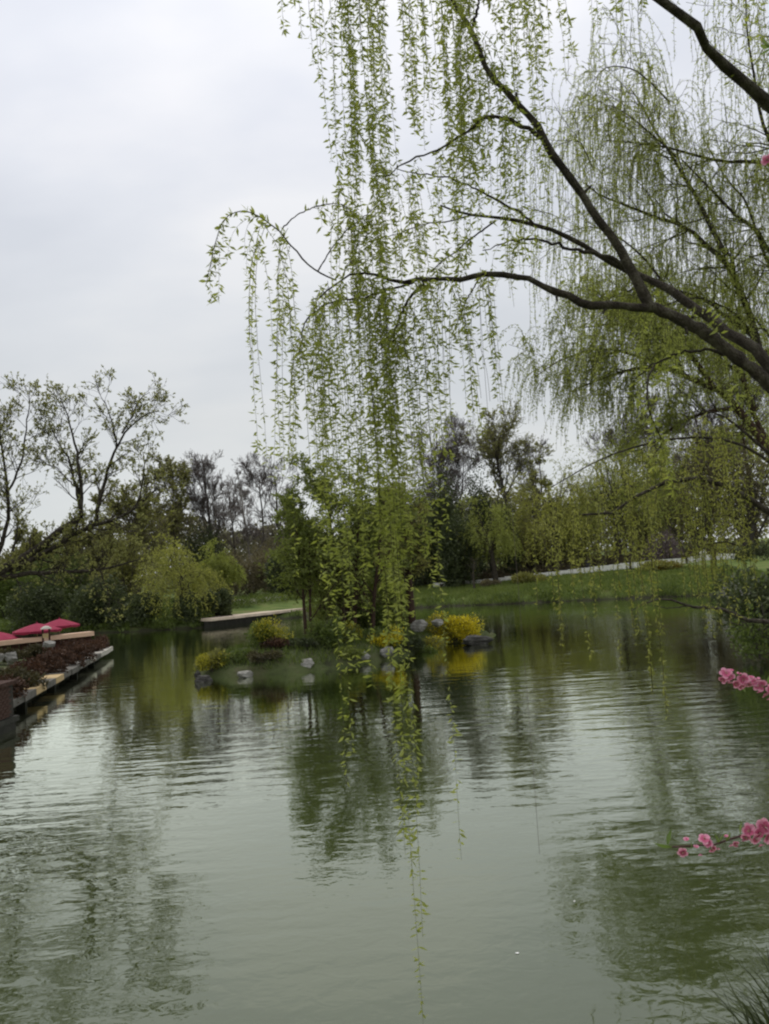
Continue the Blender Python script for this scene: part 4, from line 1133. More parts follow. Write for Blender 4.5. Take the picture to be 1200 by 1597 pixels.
mb = MB(); tubes(mb, b1, r1, 5); tubes(mb, b2, r2, 3); tubes(mb, b3, r3, 3); kind(mb.build('branches', 'bark', lt), 'stuff')
c, d = along(b3, 6, 0.4)
# leaves stand in little tufts at the twig ends
keep = rng.uniform(0, 1, len(c)) < 0.85
c, d = c[keep], d[keep]
mb = MB(); leaves(mb, c, d + 0.8 * rnd(len(c), 3) + np.array([0, 0, .3]), rng.uniform(0.05, 0.13, len(c)), 0.5, 0)
kind(mb.build('crown', 'spring', lt), 'stuff')

# ================================================================== willow C: far right bank, fine round mass
DC = 46.0
wc = thing('weeping_willow', 'distant willow whose fine green crown hangs in a round mass under the near limbs', 'tree', (at(1290, 900, DC)[0], DC, 1.0))
CL = [([(1290, 960), (1270, 830), (1215, 725), (1150, 637), (1120, 608)], 0.42, 0.2),
      ([(1120, 608), (1083, 593), (1057, 580), (1033, 573), (990, 575), (940, 590), (890, 610)], 0.2, 0.03),
      ([(1115, 607), (1083, 563), (1050, 540), (1000, 520), (950, 512), (900, 520)], 0.17, 0.03),
      ([(1150, 637), (1110, 640), (1070, 655), (1030, 690)], 0.14, 0.03),
      ([(1057, 580), (1000, 555), (940, 540), (880, 555), (840, 580)], 0.1, 0.02),
      ([(1215, 725), (1180, 640), (1170, 560), (1160, 490)], 0.2, 0.03),
      ([(1083, 563), (1060, 520), (1020, 480), (970, 460)], 0.1, 0.02),
      ([(1180, 640), (1140, 560), (1100, 500), (1060, 470)], 0.12, 0.02)]
BP, BR = [], []
for i_, (pts, r0, r1) in enumerate(CL):
    P = smooth_line(px3(pts, DC), 12); P[:, 1] += rng.uniform(-2.5, 2.5) * np.linspace(0, 1, 12) ** 1.5 * (i_ > 0); R = np.linspace(r0, r1, 12)
    mb = MB(); tubes(mb, P, R, 8, ref=(0, 1, 0)); mb.build('trunk' if i_ == 0 else 'limb', 'bark_red', wc)
    if i_: BP.append(P); BR.append(R)
BP, BR = np.array(BP), np.array(BR)
b1, r1 = children(BP, BR, 12, 0.2, 1.0, 48, 0.0, 8, 0.4, 0.14, 0.5, 0.012, labs=2.6)
b2, r2 = children(b1, r1, 5, 0.2, 1.0, 45, 0.5, 5, 0.1, 0.16, 0.6, 0.009)
S = strands_from(b2, 8, 0.8, 3.6, 7, 0.8, 0.08)
mb = MB(); tubes(mb, b1, r1, 4); tubes(mb, b2, r2, 3); kind(mb.build('branches', 'bark', wc), 'stuff')
mb = MB(); tubes(mb, S, np.full(S.shape[:2], 0.007), 3, 1); willow_leaves(mb, S, 24, 0.16, 0, 0.36, 1.0)
kind(mb.build('crown', ['willow_far', 'twig'], wc), 'stuff')

# ================================================================== willow B: mid distance, right bank
DB = 15.0
wb = thing('weeping_willow', 'tall pale green weeping willow behind the near limbs, its fine strands filling the right side', 'tree', (at(1330, 900, DB)[0], DB, 1.0))
BL_ = [([(1345, 1150), (1330, 900), (1290, 720), (1235, 610), (1185, 550)], 0.24, 0.10),
       ([(1185, 550), (1170, 487), (1150, 433), (1133, 398), (1100, 370), (1080, 345), (1040, 330), (1000, 310), (940, 280), (925, 262)], 0.075, 0.012),
       ([(1133, 398), (1115, 360), (1095, 300), (1080, 260), (1060, 200), (1045, 160), (1035, 110), (1020, 60)], 0.05, 0.01),
       ([(1290, 470), (1200, 392), (1180, 360), (1150, 340), (1120, 310), (1095, 285), (1060, 250)], 0.06, 0.012),
       ([(1300, 300), (1200, 250), (1150, 245), (1110, 235), (1060, 215), (1030, 205), (960, 190)], 0.05, 0.01),
       ([(1280, 330), (1210, 250), (1178, 205), (1160, 150), (1140, 90), (1130, 40)], 0.05, 0.01),
       ([(1175, 525), (1133, 487), (1120, 467), (1100, 450), (1067, 433), (1047, 422), (1017, 420), (960, 430)], 0.045, 0.01),
       ([(1083, 477), (1045, 450), (1010, 400), (970, 360), (930, 340), (890, 345)], 0.03, 0.008),
       ([(1235, 610), (1260, 480), (1280, 330), (1270, 200), (1240, 80), (1220, -40)], 0.12, 0.03),
       ([(1060, 250), (1020, 200), (985, 150), (960, 130), (930, 150)], 0.02, 0.006),
       ([(1045, 160), (1010, 120), (985, 100), (950, 95), (925, 120)], 0.02, 0.006),
       ([(925, 262), (905, 215), (890, 215), (880, 240)], 0.012, 0.005),
       ([(1260, 480), (1220, 430), (1200, 400), (1175, 300), (1150, 260), (1120, 180)], 0.04, 0.008),
       ([(1290, 720), (1230, 560), (1200, 500), (1180, 470), (1160, 380)], 0.05, 0.01),
       ([(1185, 550), (1150, 500), (1100, 480), (1060, 480), (1010, 500)], 0.03, 0.008)]
BP, BR = [], []
for i_, (pts, r0, r1) in enumerate(BL_):
    P = smooth_line(px3(pts, DB), 14)
    if 0 < i_ < 8 or i_ > 8: P[:, 1] += rng.uniform(-1.0, 1.6) * np.linspace(0, 1, 14) ** 1.5
    R = np.linspace(r0, r1, 14)
    mb = MB(); tubes(mb, P, R, 8, ref=(0, 1, 0)); mb.build('trunk' if i_ == 0 else 'limb', 'bark', wb)
    if i_: BP.append(P); BR.append(R)
BP, BR = np.array(BP), np.array(BR)
len_ = np.linalg.norm(np.diff(BP, axis=1), axis=2).sum(1)
parts = [children(BP[i:i + 1], BR[i:i + 1], max(3, int(len_[i] * 4.2)), 0.15, 1.0, 50, 0.0, 8, 0.3, 0.12, 0.5, 0.006, labs=1.1) for i in range(len(BP))]
b1, r1 = np.concatenate([q_[0] for q_ in parts]), np.concatenate([q_[1] for q_ in parts])
b2, r2 = children(b1, r1, 3, 0.2, 1.0, 42, 0.6, 6, -0.1, 0.14, 0.6, 0.004)
S = np.concatenate([strands_from(b2, 1, 0.5, 2.3, 12, 0.7), strands_from(b1, 5, 0.4, 2.2, 12, 0.7)] + [strands_from(BP[i:i + 1], int(len_[i] * 5), 0.4, 2.4, 12, 0.7) for i in range(len(BP))])
mb = MB(); tubes(mb, b1, r1, 4); tubes(mb, b2, r2, 3); kind(mb.build('branches', 'twig', wb), 'stuff')
mb = MB(); tubes(mb, S, np.full(S.shape[:2], 0.0035), 3, 1); willow_leaves(mb, S, 52, 0.060, 0, 0.26, 0.35)
kind(mb.build('crown', ['willow_mid', 'twig'], wb), 'stuff')

# a low bough from the right bank with yellowish strands
DE = 11.0
we = thing('low_willow', 'low willow bough arching out from the right edge with yellow-green strands down to the water', 'tree', (at(1420, 960, DE)[0], DE, 1.0))
EL_ = [([(1420, 1150), (1380, 960), (1290, 860), (1200, 800), (1150, 765), (1100, 747), (1045, 750), (1000, 770), (955, 800), (905, 803)], 0.09, 0.012),
       ([(1290, 860), (1230, 740), (1180, 690), (1130, 650), (1095, 640)], 0.05, 0.01),
       ([(1200, 800), (1170, 850), (1130, 845), (1100, 850)], 0.02, 0.006),
       ([(1290, 860), (1240, 760), (1170, 700), (1100, 682), (1020, 690), (940, 715), (860, 760)], 0.03, 0.006)]
BP = []
for i_, (pts, r0, r1) in enumerate(EL_):
    P = smooth_line(px3(pts, DE), 16); R = np.linspace(r0, r1, 16)
    mb = MB(); tubes(mb, P, R, 8, ref=(0, 1, 0)); mb.build('trunk' if i_ == 0 else 'limb', 'bark', we); BP.append(P)
def hang(pt, L, n=14, sway=0.02, out=(0, 0, 0), ease=0.55):
    d = norm(np.array([out[0], out[1], out[2] - 0.2])); P = np.empty((n, 3)); P[0] = pt
    for s in range(1, n):
        d = norm(d + np.array([0, 0, -ease]) + sway * rnd(3)); P[s] = P[s - 1] + d * L / (n - 1)
    return P


S = []
for x0, y0, y1, k in ((968, 790, 1105, 4), (975, 800, 1010, 3), (1095, 650, 905, 6), (1102, 745, 1010, 5), (1060, 748, 960, 4), (1125, 660, 880, 4), (1078, 700, 930, 3), (1010, 770, 900, 3), (930, 800, 930, 2), (1150, 700, 850, 3), (900, 803, 960, 2), (870, 780, 900, 2), (1115, 850, 990, 2)):
    for _ in range(k):
        p = at(x0 + rng.normal(0, 5), y0 + rng.normal(0, 8), DE + rng.uniform(-.5, .5)); L = (y1 - y0) / F_PX * DE * rng.uniform(0.75, 1.05)
        S.append(hang(p, L, 14, 0.03, (rng.uniform(-.3, .3), rng.uniform(-.3, .3), 0)))
for _ in range(70):
    x0 = rng.uniform(845, 1150); y0 = np.interp(x0, [860, 940, 1020, 1100, 1170], [760, 715, 690, 682, 700]) if rng.uniform() < 0.6 else np.interp(x0, [905, 955, 1000, 1045, 1100, 1150], [803, 800, 770, 750, 747, 765])
    S.append(hang(at(x0, y0 + rng.normal(0, 6), DE + rng.uniform(-.4, .4)), rng.uniform(0.5, 2.1), 14, 0.03, (rng.uniform(-.3, .3), rng.uniform(-.3, .3), 0)))
for P in S:
    mb = MB(); tubes(mb, P, np.full(14, 0.004), 3, 1); willow_leaves(mb, P[None], int(60 * np.linalg.norm(P[0] - P[-1]) / 1.2), 0.062, 0, 0.28, 0.3)
    mb.build('strand', ['willow_yellow', 'twig'], we)
S = strands_from(np.array(BP), 12, 0.2, 0.7, 10, 0.8)
mb = MB(); tubes(mb, S, np.full(S.shape[:2], 0.003), 3, 1); willow_leaves(mb, S, 20, 0.055, 0, 0.28, 0.3); kind(mb.build('shoots', ['willow_yellow', 'twig'], we), 'stuff')

# right bank: dark broadleaf shrub, its dead branch and a grey rock
bush('dark broadleaf shrub on the right bank above the water', 1190, 27.0, 872, 4.2, 'dark', 5200, 0.17, dpt=3.0, base=0.25, lobes=12)
rock('grey block of rock at the foot of the far bank beside the dark broadleaf shrub', 1146, 928, 52, 2.3, 1.5, 1.2, 'rock', 0.2, 0.2, 0.1)
dbr = thing('dead_branch', 'bare dark dead branch reaching low over the water from the right bank', 'branch', at(1260, 985, 22))
for pts, r0, r1 in (([(1290, 1000), (1240, 975), (1190, 970), (1165, 968), (1140, 955), (1110, 948), (1070, 945), (1060, 937), (1030, 935), (1000, 945), (985, 952)], 0.09, 0.012),
                    ([(1165, 968), (1150, 975), (1120, 952)], 0.02, 0.008), ([(1075, 945), (1040, 948), (1010, 942)], 0.02, 0.006), ([(1110, 948), (1090, 940), (1085, 930)], 0.012, 0.005)):
    P = smooth_line(px3(pts, 22), 16); P += 0.015 * rnd(16, 3)
    mb = MB(); tubes(mb, P, np.linspace(r0, r1, 16), 6, ref=(0, 1, 0)); mb.build('branch' if r0 > 0.05 else 'twig', 'bark', dbr)
bush('grass-green leafy shoots in front of the dark broadleaf shrub', 1168, 25.4, 925, 1.6, 'midgreen', 900, 0.12, dpt=1.2, base=0.2)

# ================================================================== willow A: the near willow
DA = 6.0
root_xy = (5.3, 6.6)
wa = thing('weeping_willow', 'near weeping willow with dark limbs and long leafy strands hanging over the pond', 'tree', (*root_xy, gz(*root_xy) - 0.1))
zt = gz(*root_xy) - 0.15
fork = at(1260, 665, DA)
TR = smooth_line([(root_xy[0], root_xy[1], zt), (5.15, 6.5, 2.2), (4.6, 6.3, 3.2), (4.0, 6.1, 3.9), tuple(fork)], 16)
mb = MB(); tubes(mb, TR, np.linspace(0.17, 0.058, 16), 14, ref=(0, 1, 0)); mb.build('trunk', 'bark', wa)
AL = [
    ([(1260, 665), (1200, 600), (1150, 557), (1090, 513), (1040, 487), (1012, 478)], 0.052, 0.042),
    ([(1014, 480), (990, 430), (950, 365), (905, 300), (862, 243), (845, 208), (810, 165), (775, 130), (755, 95), (738, 50), (705, 0), (680, -50)], 0.040, 0.015),
    ([(1015, 480), (960, 477), (912, 476), (890, 462), (850, 445), (800, 431), (752, 427), (717, 435), (675, 435), (646, 437), (620, 440), (590, 428), (555, 427), (520, 445), (495, 470)], 0.038, 0.005),
    ([(1250, 640), (1177, 543), (1133, 517), (1083, 477), (1040, 450), (1000, 430), (933, 397), (883, 368), (833, 350), (800, 342), (737, 335), (687, 321)], 0.05, 0.007),
    ([(845, 215), (800, 190), (760, 183), (720, 212), (680, 235), (640, 250), (600, 275)], 0.018, 0.004),
    ([(980, 417), (933, 397), (867, 382), (823, 372), (790, 378), (754, 390)], 0.02, 0.004),
    ([(833, 350), (813, 333), (772, 310), (727, 288), (690, 275), (660, 272), (620, 265)], 0.014, 0.004),
    ([(773, 344), (737, 371), (700, 400), (671, 425)], 0.009, 0.004),
    ([(671, 435), (641, 462), (621, 500), (612, 533)], 0.013, 0.005),
    ([(646, 440), (600, 454), (560, 466), (533, 467), (496, 483), (475, 508), (467, 550)], 0.011, 0.004),
    ([(525, 437), (496, 423), (475, 406), (454, 381), (437, 362), (412, 342), (387, 329), (367, 331), (350, 342), (337, 375), (329, 412), (321, 446)], 0.007, 0.002),
    ([(440, 358), (455, 342), (470, 332), (492, 323), (530, 318), (560, 340)], 0.006, 0.003),
    ([(496, 423), (520, 385), (545, 355), (565, 340), (590, 320)], 0.006, 0.003),
    ([(1147, 560), (1123, 550), (1100, 547), (1067, 548), (1047, 555), (1020, 568), (987, 593)], 0.016, 0.004),
    ([(1022, 567), (1010, 593), (1012, 633), (1020, 660), (1032, 690), (1022, 707)], 0.010, 0.003),
    ([(737, 335), (700, 345), (660, 350), (620, 365), (590, 372)], 0.008, 0.003),
    ([(1345, 480), (1320, 320), (1240, 205), (1200, 165), (1150, 120), (1105, 80), (1100, 65), (1075, 30), (1030, 0), (960, -50), (860, -90), (740, -110), (600, -110), (480, -80)], 0.052, 0.01),
    ([(1260, 665), (1310, 580), (1345, 480)], 0.056, 0.05),
    ([(735, 45), (745, 15), (748, -20), (740, -60)], 0.012, 0.006),
    ([(752, 427), (730, 465), (715, 500)], 0.006, 0.003),
]
AP = []
for i_, (pts, r0, r1) in enumerate(AL):
    depth = {3: 0.7, 5: 0.6, 6: 0.6, 7: 0.5, 10: -0.3, 13: 0.2, 16: -0.8, 4: -0.2, 15: 0.6}.get(i_, 0.0)
    nk = len(pts)
    Dk = [DA + depth * (min(1, 2.0 * j / nk) if i_ not in (5, 6, 7, 15) else 1.0) for j in range(nk)]
    P = smooth_line(np.array([at(pts[j][0], pts[j][1], Dk[j]) for j in range(nk)]), 26)
    P[1:] += (0.006 * rnd(25, 3)) * (1.0 if r0 > 0.01 else 0.5)
    R = np.linspace(r0, r1, 26) * (1 + 0.09 * rnd(26))
    mb = MB(); tubes(mb, P, R, 10 if r0 > 0.015 else 6, ref=(0, 1, 0)); mb.build('limb' if r0 > 0.015 else 'branch', 'bark', wa)
    AP.append((P, r0))


# broken stubs and knots on the limbs
for li, k_, ln_ in ((0, 9, 0.05), (0, 20, 0.07), (1, 8, 0.06), (1, 15, 0.05), (2, 3, 0.06), (2, 7, 0.05), (3, 8, 0.05), (16, 6, 0.06)):
    P0 = AP[li][0][k_]; d0 = norm(np.array([rng.normal(0, .5), -0.3, rng.choice([-1.0, 1.0])]))
    r_ = AP[li][1] * 0.42
    mb = MB(); tubes(mb, np.array([P0, P0 + d0 * r_ * 1.6, P0 + d0 * (r_ * 2 + ln_)]), np.array([r_ * 1.1, r_ * 0.7, r_ * 0.5]), 7); mb.build('stub', 'bark', wa)


def leafy_strand(P, dens, L=0.053, m='willow_near', r=0.0022, name='strand', single=False):
    length = np.linalg.norm(np.diff(P, axis=0), axis=1).sum()
    mb = MB(); n = len(P); tubes(mb, P, np.linspace(r, r * 0.5, n), 3)
    nodes = max(3, int(length / 0.029)); t = (np.arange(nodes) + 0.5) / nodes * (n - 1)
    t = t[rng.uniform(0, 1, nodes) < 0.9]; i = np.minimum(t.astype(int), n - 2); u = (t - i)[:, None]
    c = P[i] * (1 - u) + P[i + 1] * u; d = norm(P[i + 1] - P[i])
    k = np.maximum(1, rng.poisson(dens, len(c))); c = np.repeat(c, k, 0); d = np.repeat(d, k, 0); q = len(c)
    side = norm(np.cross(d, rnd(q, 3))); lf = norm(side * 0.9 + d * rng.uniform(-0.1, 1.1, (q, 1)) + np.array([0, 0, 0.15]))
    o = mb.build(name, 'twig', wa); o['_o'] = wa['_o'][:]
    size = L * rng.uniform(0.3, 1.35, q)
    if single:                                   # leaf by leaf, sharing four meshes
        og = np.array(wa['_o'][:])
        for j in range(q):
            lo = bpy.data.objects.new('leaf', LEAF_ME[m][rng.integers(0, 4)]); COL.objects.link(lo); lo.parent = o
            z_ = lf[j]; x_ = norm(np.cross(z_, rnd(3))); y_ = np.cross(z_, x_); s_ = size[j]; c_ = c[j] - og
            lo.matrix_local = Matrix([[x_[i] * s_, y_[i] * s_, z_[i] * s_, c_[i]] for i in range(3)] + [[0, 0, 0, 1]])
    else:
        mb = MB(); leaves(mb, c, lf, size, 0.30, 0, clump(c, 0.35) * 0.5 + rng.uniform(0, 0.55, q), 0.08)
        kind(mb.build('leaves', m, o), 'stuff')
    return o


LEAF_ME = {}
for m_ in ('willow_near',):
    LEAF_ME[m_] = []
    for tn in (0.1, 0.35, 0.6, 0.9):
        mb = MB(); V = []
        for t_, w_ in ((0, 0.02), (0.22, 0.11), (0.5, 0.15), (0.8, 0.07), (1, 0.0)):
            for k_ in (-1, 0, 1): V.append((w_ * k_, 0.06 * abs(k_) * w_ * 4 - 0.10 * t_ * t_, t_))
        mb.add(np.array(V), np.array([[r_ * 3 + k_, r_ * 3 + k_ + 1, r_ * 3 + k_ + 4, r_ * 3 + k_ + 3] for r_ in range(4) for k_ in range(2)]), 0, tn, smooth=True)
        LEAF_ME[m_].append(mb.build('leaf', m_, mesh_only=True))
# hanging strands: x, y of the top, y of the tip, how many, spread, leaf density
SP = [
    (444, -70, 62, 2, 4, 2.2), (490, -70, 140, 2, 6, 1.8), (500, -70, 285, 4, 9, 2.3), (545, -80, 300, 5, 9, 2.6), (562, -80, 420, 5, 10, 2.6), (556, -80, 520, 4, 8, 2.4), (572, 150, 640, 3, 6, 2.6), (552, 200, 560, 2, 6, 2.2), (525, 290, 520, 3, 14, 1.9), (600, 260, 480, 4, 16, 2.0), (640, 270, 430, 4, 16, 1.9), (690, 240, 420, 4, 16, 2.0), (730, 230, 420, 4, 14, 1.9), (640, 330, 520, 3, 14, 1.9), (455, 370, 560, 3, 12, 1.8),
    (580, -70, 140, 2, 5, 2.0), (609, -80, 228, 3, 5, 2.4), (640, -70, 190, 3, 9, 1.9), (655, -70, 235, 2, 8, 1.9), (676, -70, 280, 4, 10, 2.3),
    (697, -60, 300, 5, 10, 2.4), (716, -60, 330, 6, 10, 2.6), (735, 0, 330, 5, 9, 2.4), (752, 60, 260, 4, 8, 2.4), (768, 100, 340, 4, 9, 2.3),
    (792, -80, 335, 4, 9, 2.3), (812, -80, 250, 4, 9, 2.4), (832, -80, 165, 4, 8, 2.4), (848, -80, 130, 3, 6, 2.3), (800, 180, 430, 3, 9, 1.8), (826, 200, 380, 2, 8, 1.7),
    (931, -60, 66, 1, 2, 1.8), (975, -60, 100, 1, 4, 1.6), (1150, -40, 110, 2, 9, 1.6), (1180, -40, 70, 2, 9, 1.6),
    (402, 378, 560, 2, 7, 1.9), (414, 345, 722, 2, 4, 1.8), (436, 420, 560, 2, 8, 1.7), (448, 470, 770, 3, 6, 2.1), (470, 520, 760, 2, 5, 1.9),
    (487, 470, 660, 4, 8, 2.4), (505, 450, 780, 3, 6, 2.2), (512, 445, 905, 3, 6, 2.2), (530, 440, 860, 2, 5, 2.0), (551, 400, 760, 3, 5, 2.2), (560, 430, 930, 3, 6, 2.3),
    (574, 330, 820, 4, 6, 2.5), (580, 430, 960, 3, 6, 2.4), (597, 440, 800, 3, 6, 2.2), (606, 455, 930, 2, 5, 2.2), (616, 520, 760, 3, 5, 1.9), (622, 500, 900, 2, 5, 2.0), (633, 470, 740, 3, 6, 2.0), (640, 480, 880, 2, 5, 2.0),
    (665, 440, 550, 2, 4, 1.8), (686, 430, 640, 3, 5, 1.9), (697, 430, 720, 2, 5, 1.8), (706, 440, 690, 2, 4, 1.7), (750, 428, 600, 3, 5, 2.0), (760, 428, 655, 2, 4, 1.9),
    (468, 548, 900, 2, 5, 2.0), (478, 505, 960, 2, 4, 2.0), (545, 440, 1010, 2, 8, 2.2), (496, 480, 1000, 2, 6, 2.1), (652, 436, 905, 2, 5, 1.9),
]
for x0, y0, y1, k, sp, dens in SP:
    for _ in range(int(math.ceil(k * (1.35 if y1 > 800 else 1.25)))):
        y_t = y0 + rng.normal(0, 6)
        # carry the rolled vertical: strands hang plumb from their own top
        p = at(x0 + rng.normal(0, sp * 0.48), y_t, DA + rng.uniform(-0.35, 0.35))
        L = (y1 - y_t) * rng.uniform(0.84, 1.10) / F_PX * DA
        P = hang(p, L, max(10, int(L * 9)), 0.04, (rng.uniform(-.25, .25), rng.uniform(-.25, .25), 0), 0.6)
        leafy_strand(P, dens)
# the long one that reaches the water, two companions and a few in front of the reflection
for x0, y0, y1, dens in ((583, 440, 1590, 1.5), (572, 445, 1330, 1.4), (588, 440, 1450, 1.2), (600, 440, 1250, 1.3), (497, 470, 1230, 1.3), (505, 470, 1180, 1.1), (655, 436, 1340, 0.9), (590, 436, 1130, 1.4), (566, 440, 1110, 1.4), (540, 440, 1080, 1.4)):
    p = at(x0, y0, DA - 0.15 if y1 < 1500 else 6.0); L = (y1 - y0) / F_PX * p[1] * 1.0
    P = hang(p, L, int(L * 7), 0.012, (0, 0, 0), 0.7)
    leafy_strand(P, dens * 1.2, 0.06, single=y1 > 1580)
# straw-coloured and bare withes
for x0, y0, y1 in ((547, 340, 520), (543, 360, 500), (551, 350, 560)):
    p = at(x0, y0, DA + 0.1); L = (y1 - y0) / F_PX * DA; leafy_strand(hang(p, L, 12, 0.02), 1.6, 0.045, 'willow_dry')
for x0, y0, y1, ox in ((684, 440, 620, 0), (722, 440, 560, 0), (746, 440, 690, 0), (700, 470, 640, .4), (728, 520, 640, .5), (768, 1100, 1330, 0)):
    p = at(x0, y0 if y0 < 1000 else 430, DA); L = (y1 - (y0 if y0 < 1000 else 430)) / F_PX * DA
    P = hang(p, L, 20, 0.008, (ox, 0, 0), 0.25 if ox else 0.7)
    mb = MB(); tubes(mb, P, np.full(20, 0.0016), 3); mb.build('bare_withe', 'twig_bare', wa)
# short leafy shoots along the limbs
for P, r0 in AP:
    if r0 > 0.065: continue
    k = 10 if r0 < 0.03 else 5
    S = strands_from(P[None, 6:], k, 0.10, 0.5, 9, 0.9, 0.08)
    for s in S[:k]:
        leafy_strand(s, 2.2, 0.06, r=0.0016, name='shoot')
# arching tip of the longest reaching twig carries leaves along itself
for j in (10, 11, 12, 9):
    leafy_strand(AP[j][0][8:], 2.2, 0.06, single=j == 10)

# ================================================================== peach tree on the near bank
pt_xy = (3.0, 2.6)
pz = gz(*pt_xy)
pt = thing('peach_tree', 'peach tree reaching in with pink blossom on bare twigs above the water', 'tree', (*pt_xy, pz - 0.05))
hub = np.array([2.75, 2.45, 3.0])
mb = MB(); tubes(mb, smooth_line([(pt_xy[0], pt_xy[1], pz - 0.1), (2.92, 2.55, 2.5), tuple(hub)], 10), np.linspace(0.06, 0.035, 10), 10); mb.build('trunk', 'peach_bark', pt)
mb = MB(); tubes(mb, smooth_line([tuple(hub), (2.6, 2.4, 3.6), tuple(at(1420, 330, 2.3)), tuple(at(1260, 262, 2.25)), tuple(at(1197, 250, 2.2))], 16), np.linspace(0.028, 0.004, 16), 8); mb.build('branch', 'peach_bark', pt)


def petal_geo(mb, c, ax, r, n=5, open_=1.0, mat=0, a0=None):
    """Cupped petals round the axis ax: a spoon of 12 quads each."""
    ax = norm(np.asarray(ax, float)); e1 = norm(np.cross(ax, rnd(3))); e2 = np.cross(ax, e1)
    for j in range(n):
        a = (rng.uniform(0, 6.28) if a0 is None else a0) * (j == 0) + 2 * math.pi * j / n if a0 is None else a0 + 2 * math.pi * j / n
        u = e1 * math.cos(a) + e2 * math.sin(a); s = np.cross(ax, u)
        V = []
        for t, w in ((0.02, 0.12), (0.35, 0.62), (0.7, 0.78), (0.92, 0.5), (1.0, 0.12)):
            rise = (0.55 * t - 0.35 * t * t) * (2 - open_ * 1.2) + rng.uniform(-.03, .03)
            for k_ in (-1, 0, 1):
                V.append(c + r * (u * t * open_ ** 0.3 + s * w * 0.55 * k_ + ax * (rise + 0.12 * abs(k_) * (1 - t * .4))))
        F = [[q * 3 + k_, q * 3 + k_ + 1, q * 3 + k_ + 4, q * 3 + k_ + 3] for q in range(4) for k_ in range(2)]
        mb.add(np.array(V), np.array(F), mat, np.tile(np.array([0.1, 0.0, 0.1, .4, .3, .4, .7, .6, .7, .9, .8, .9, 1, 1, 1]) * 0.8 + rng.uniform(0, .2), 1), smooth=True)


def blossom(c, ax, r, open_=1.0, double=True):
    mb = MB(); petal_geo(mb, c, ax, r, 5, open_)
    if double: petal_geo(mb, c + 0.06 * r * norm(np.asarray(ax)), ax, r * 0.72, 5, open_ * 0.8, 1)
    b = mb.build('blossom', ['petal', 'petal_deep'], pt)
    axn = norm(np.asarray(ax, float))
    mb = MB(); q = 14; d = norm(axn + 0.45 * rnd(q, 3)); P = c + d[:, None, :] * np.linspace(0.05, 0.5, 3)[None, :, None] * r
    tubes(mb, P, np.full((q, 3), r * 0.02), 3); o = mb.build('stamens', 'stamen', pt); kind(o, 'stuff')
    o.parent = b
    b_o = np.array(pt['_o'][:])
    mb = MB(); petal_geo(mb, c - axn * r * 0.10, axn, r * 0.32, 5, 0.5)
    sp_ = mb.build('sepals', 'sepal', pt); sp_.parent = b
    return b


def bud(c, ax, r):
    mb = MB(); petal_geo(mb, c, ax, r, 4, 0.25, 0); petal_geo(mb, c, ax, r * 0.9, 3, 0.15, 1)
    return mb.build('bud', ['petal', 'petal_deep'], pt)


def peach_leaf(c, d, L):
    d = norm(np.asarray(d, float)); s = norm(np.cross(d, rnd(3))); up = np.cross(s, d); V = []
    for t, w in ((0, 0.02), (0.25, 0.13), (0.5, 0.16), (0.75, 0.1), (1, 0.0)):
        for k_ in (-1, 0, 1): V.append(c + L * (d * t + s * w * k_ + up * (0.05 * abs(k_) - 0.22 * t * t)))
    F = [[q * 3 + k_, q * 3 + k_ + 1, q * 3 + k_ + 4, q * 3 + k_ + 3] for q in range(4) for k_ in range(2)]
    mb = MB(); mb.add(np.array(V), np.array(F), 0, rng.uniform(0.3, 1), smooth=True); return mb.build('leaf', 'peach_leaf', pt)


PX = 2.1 / F_PX            # metres per photograph pixel at the twigs' distance
def twig(pts, D, r0, r1):
    P = smooth_line(px3(pts, D), 16); P[0] = hub; P = smooth_line(P, 20)
    mb = MB(); tubes(mb, P, np.linspace(r0, r1, 20) * (1 + 0.06 * rnd(20)), 7, ref=(0, 1, 0)); mb.build('twig', 'peach_bark', pt)


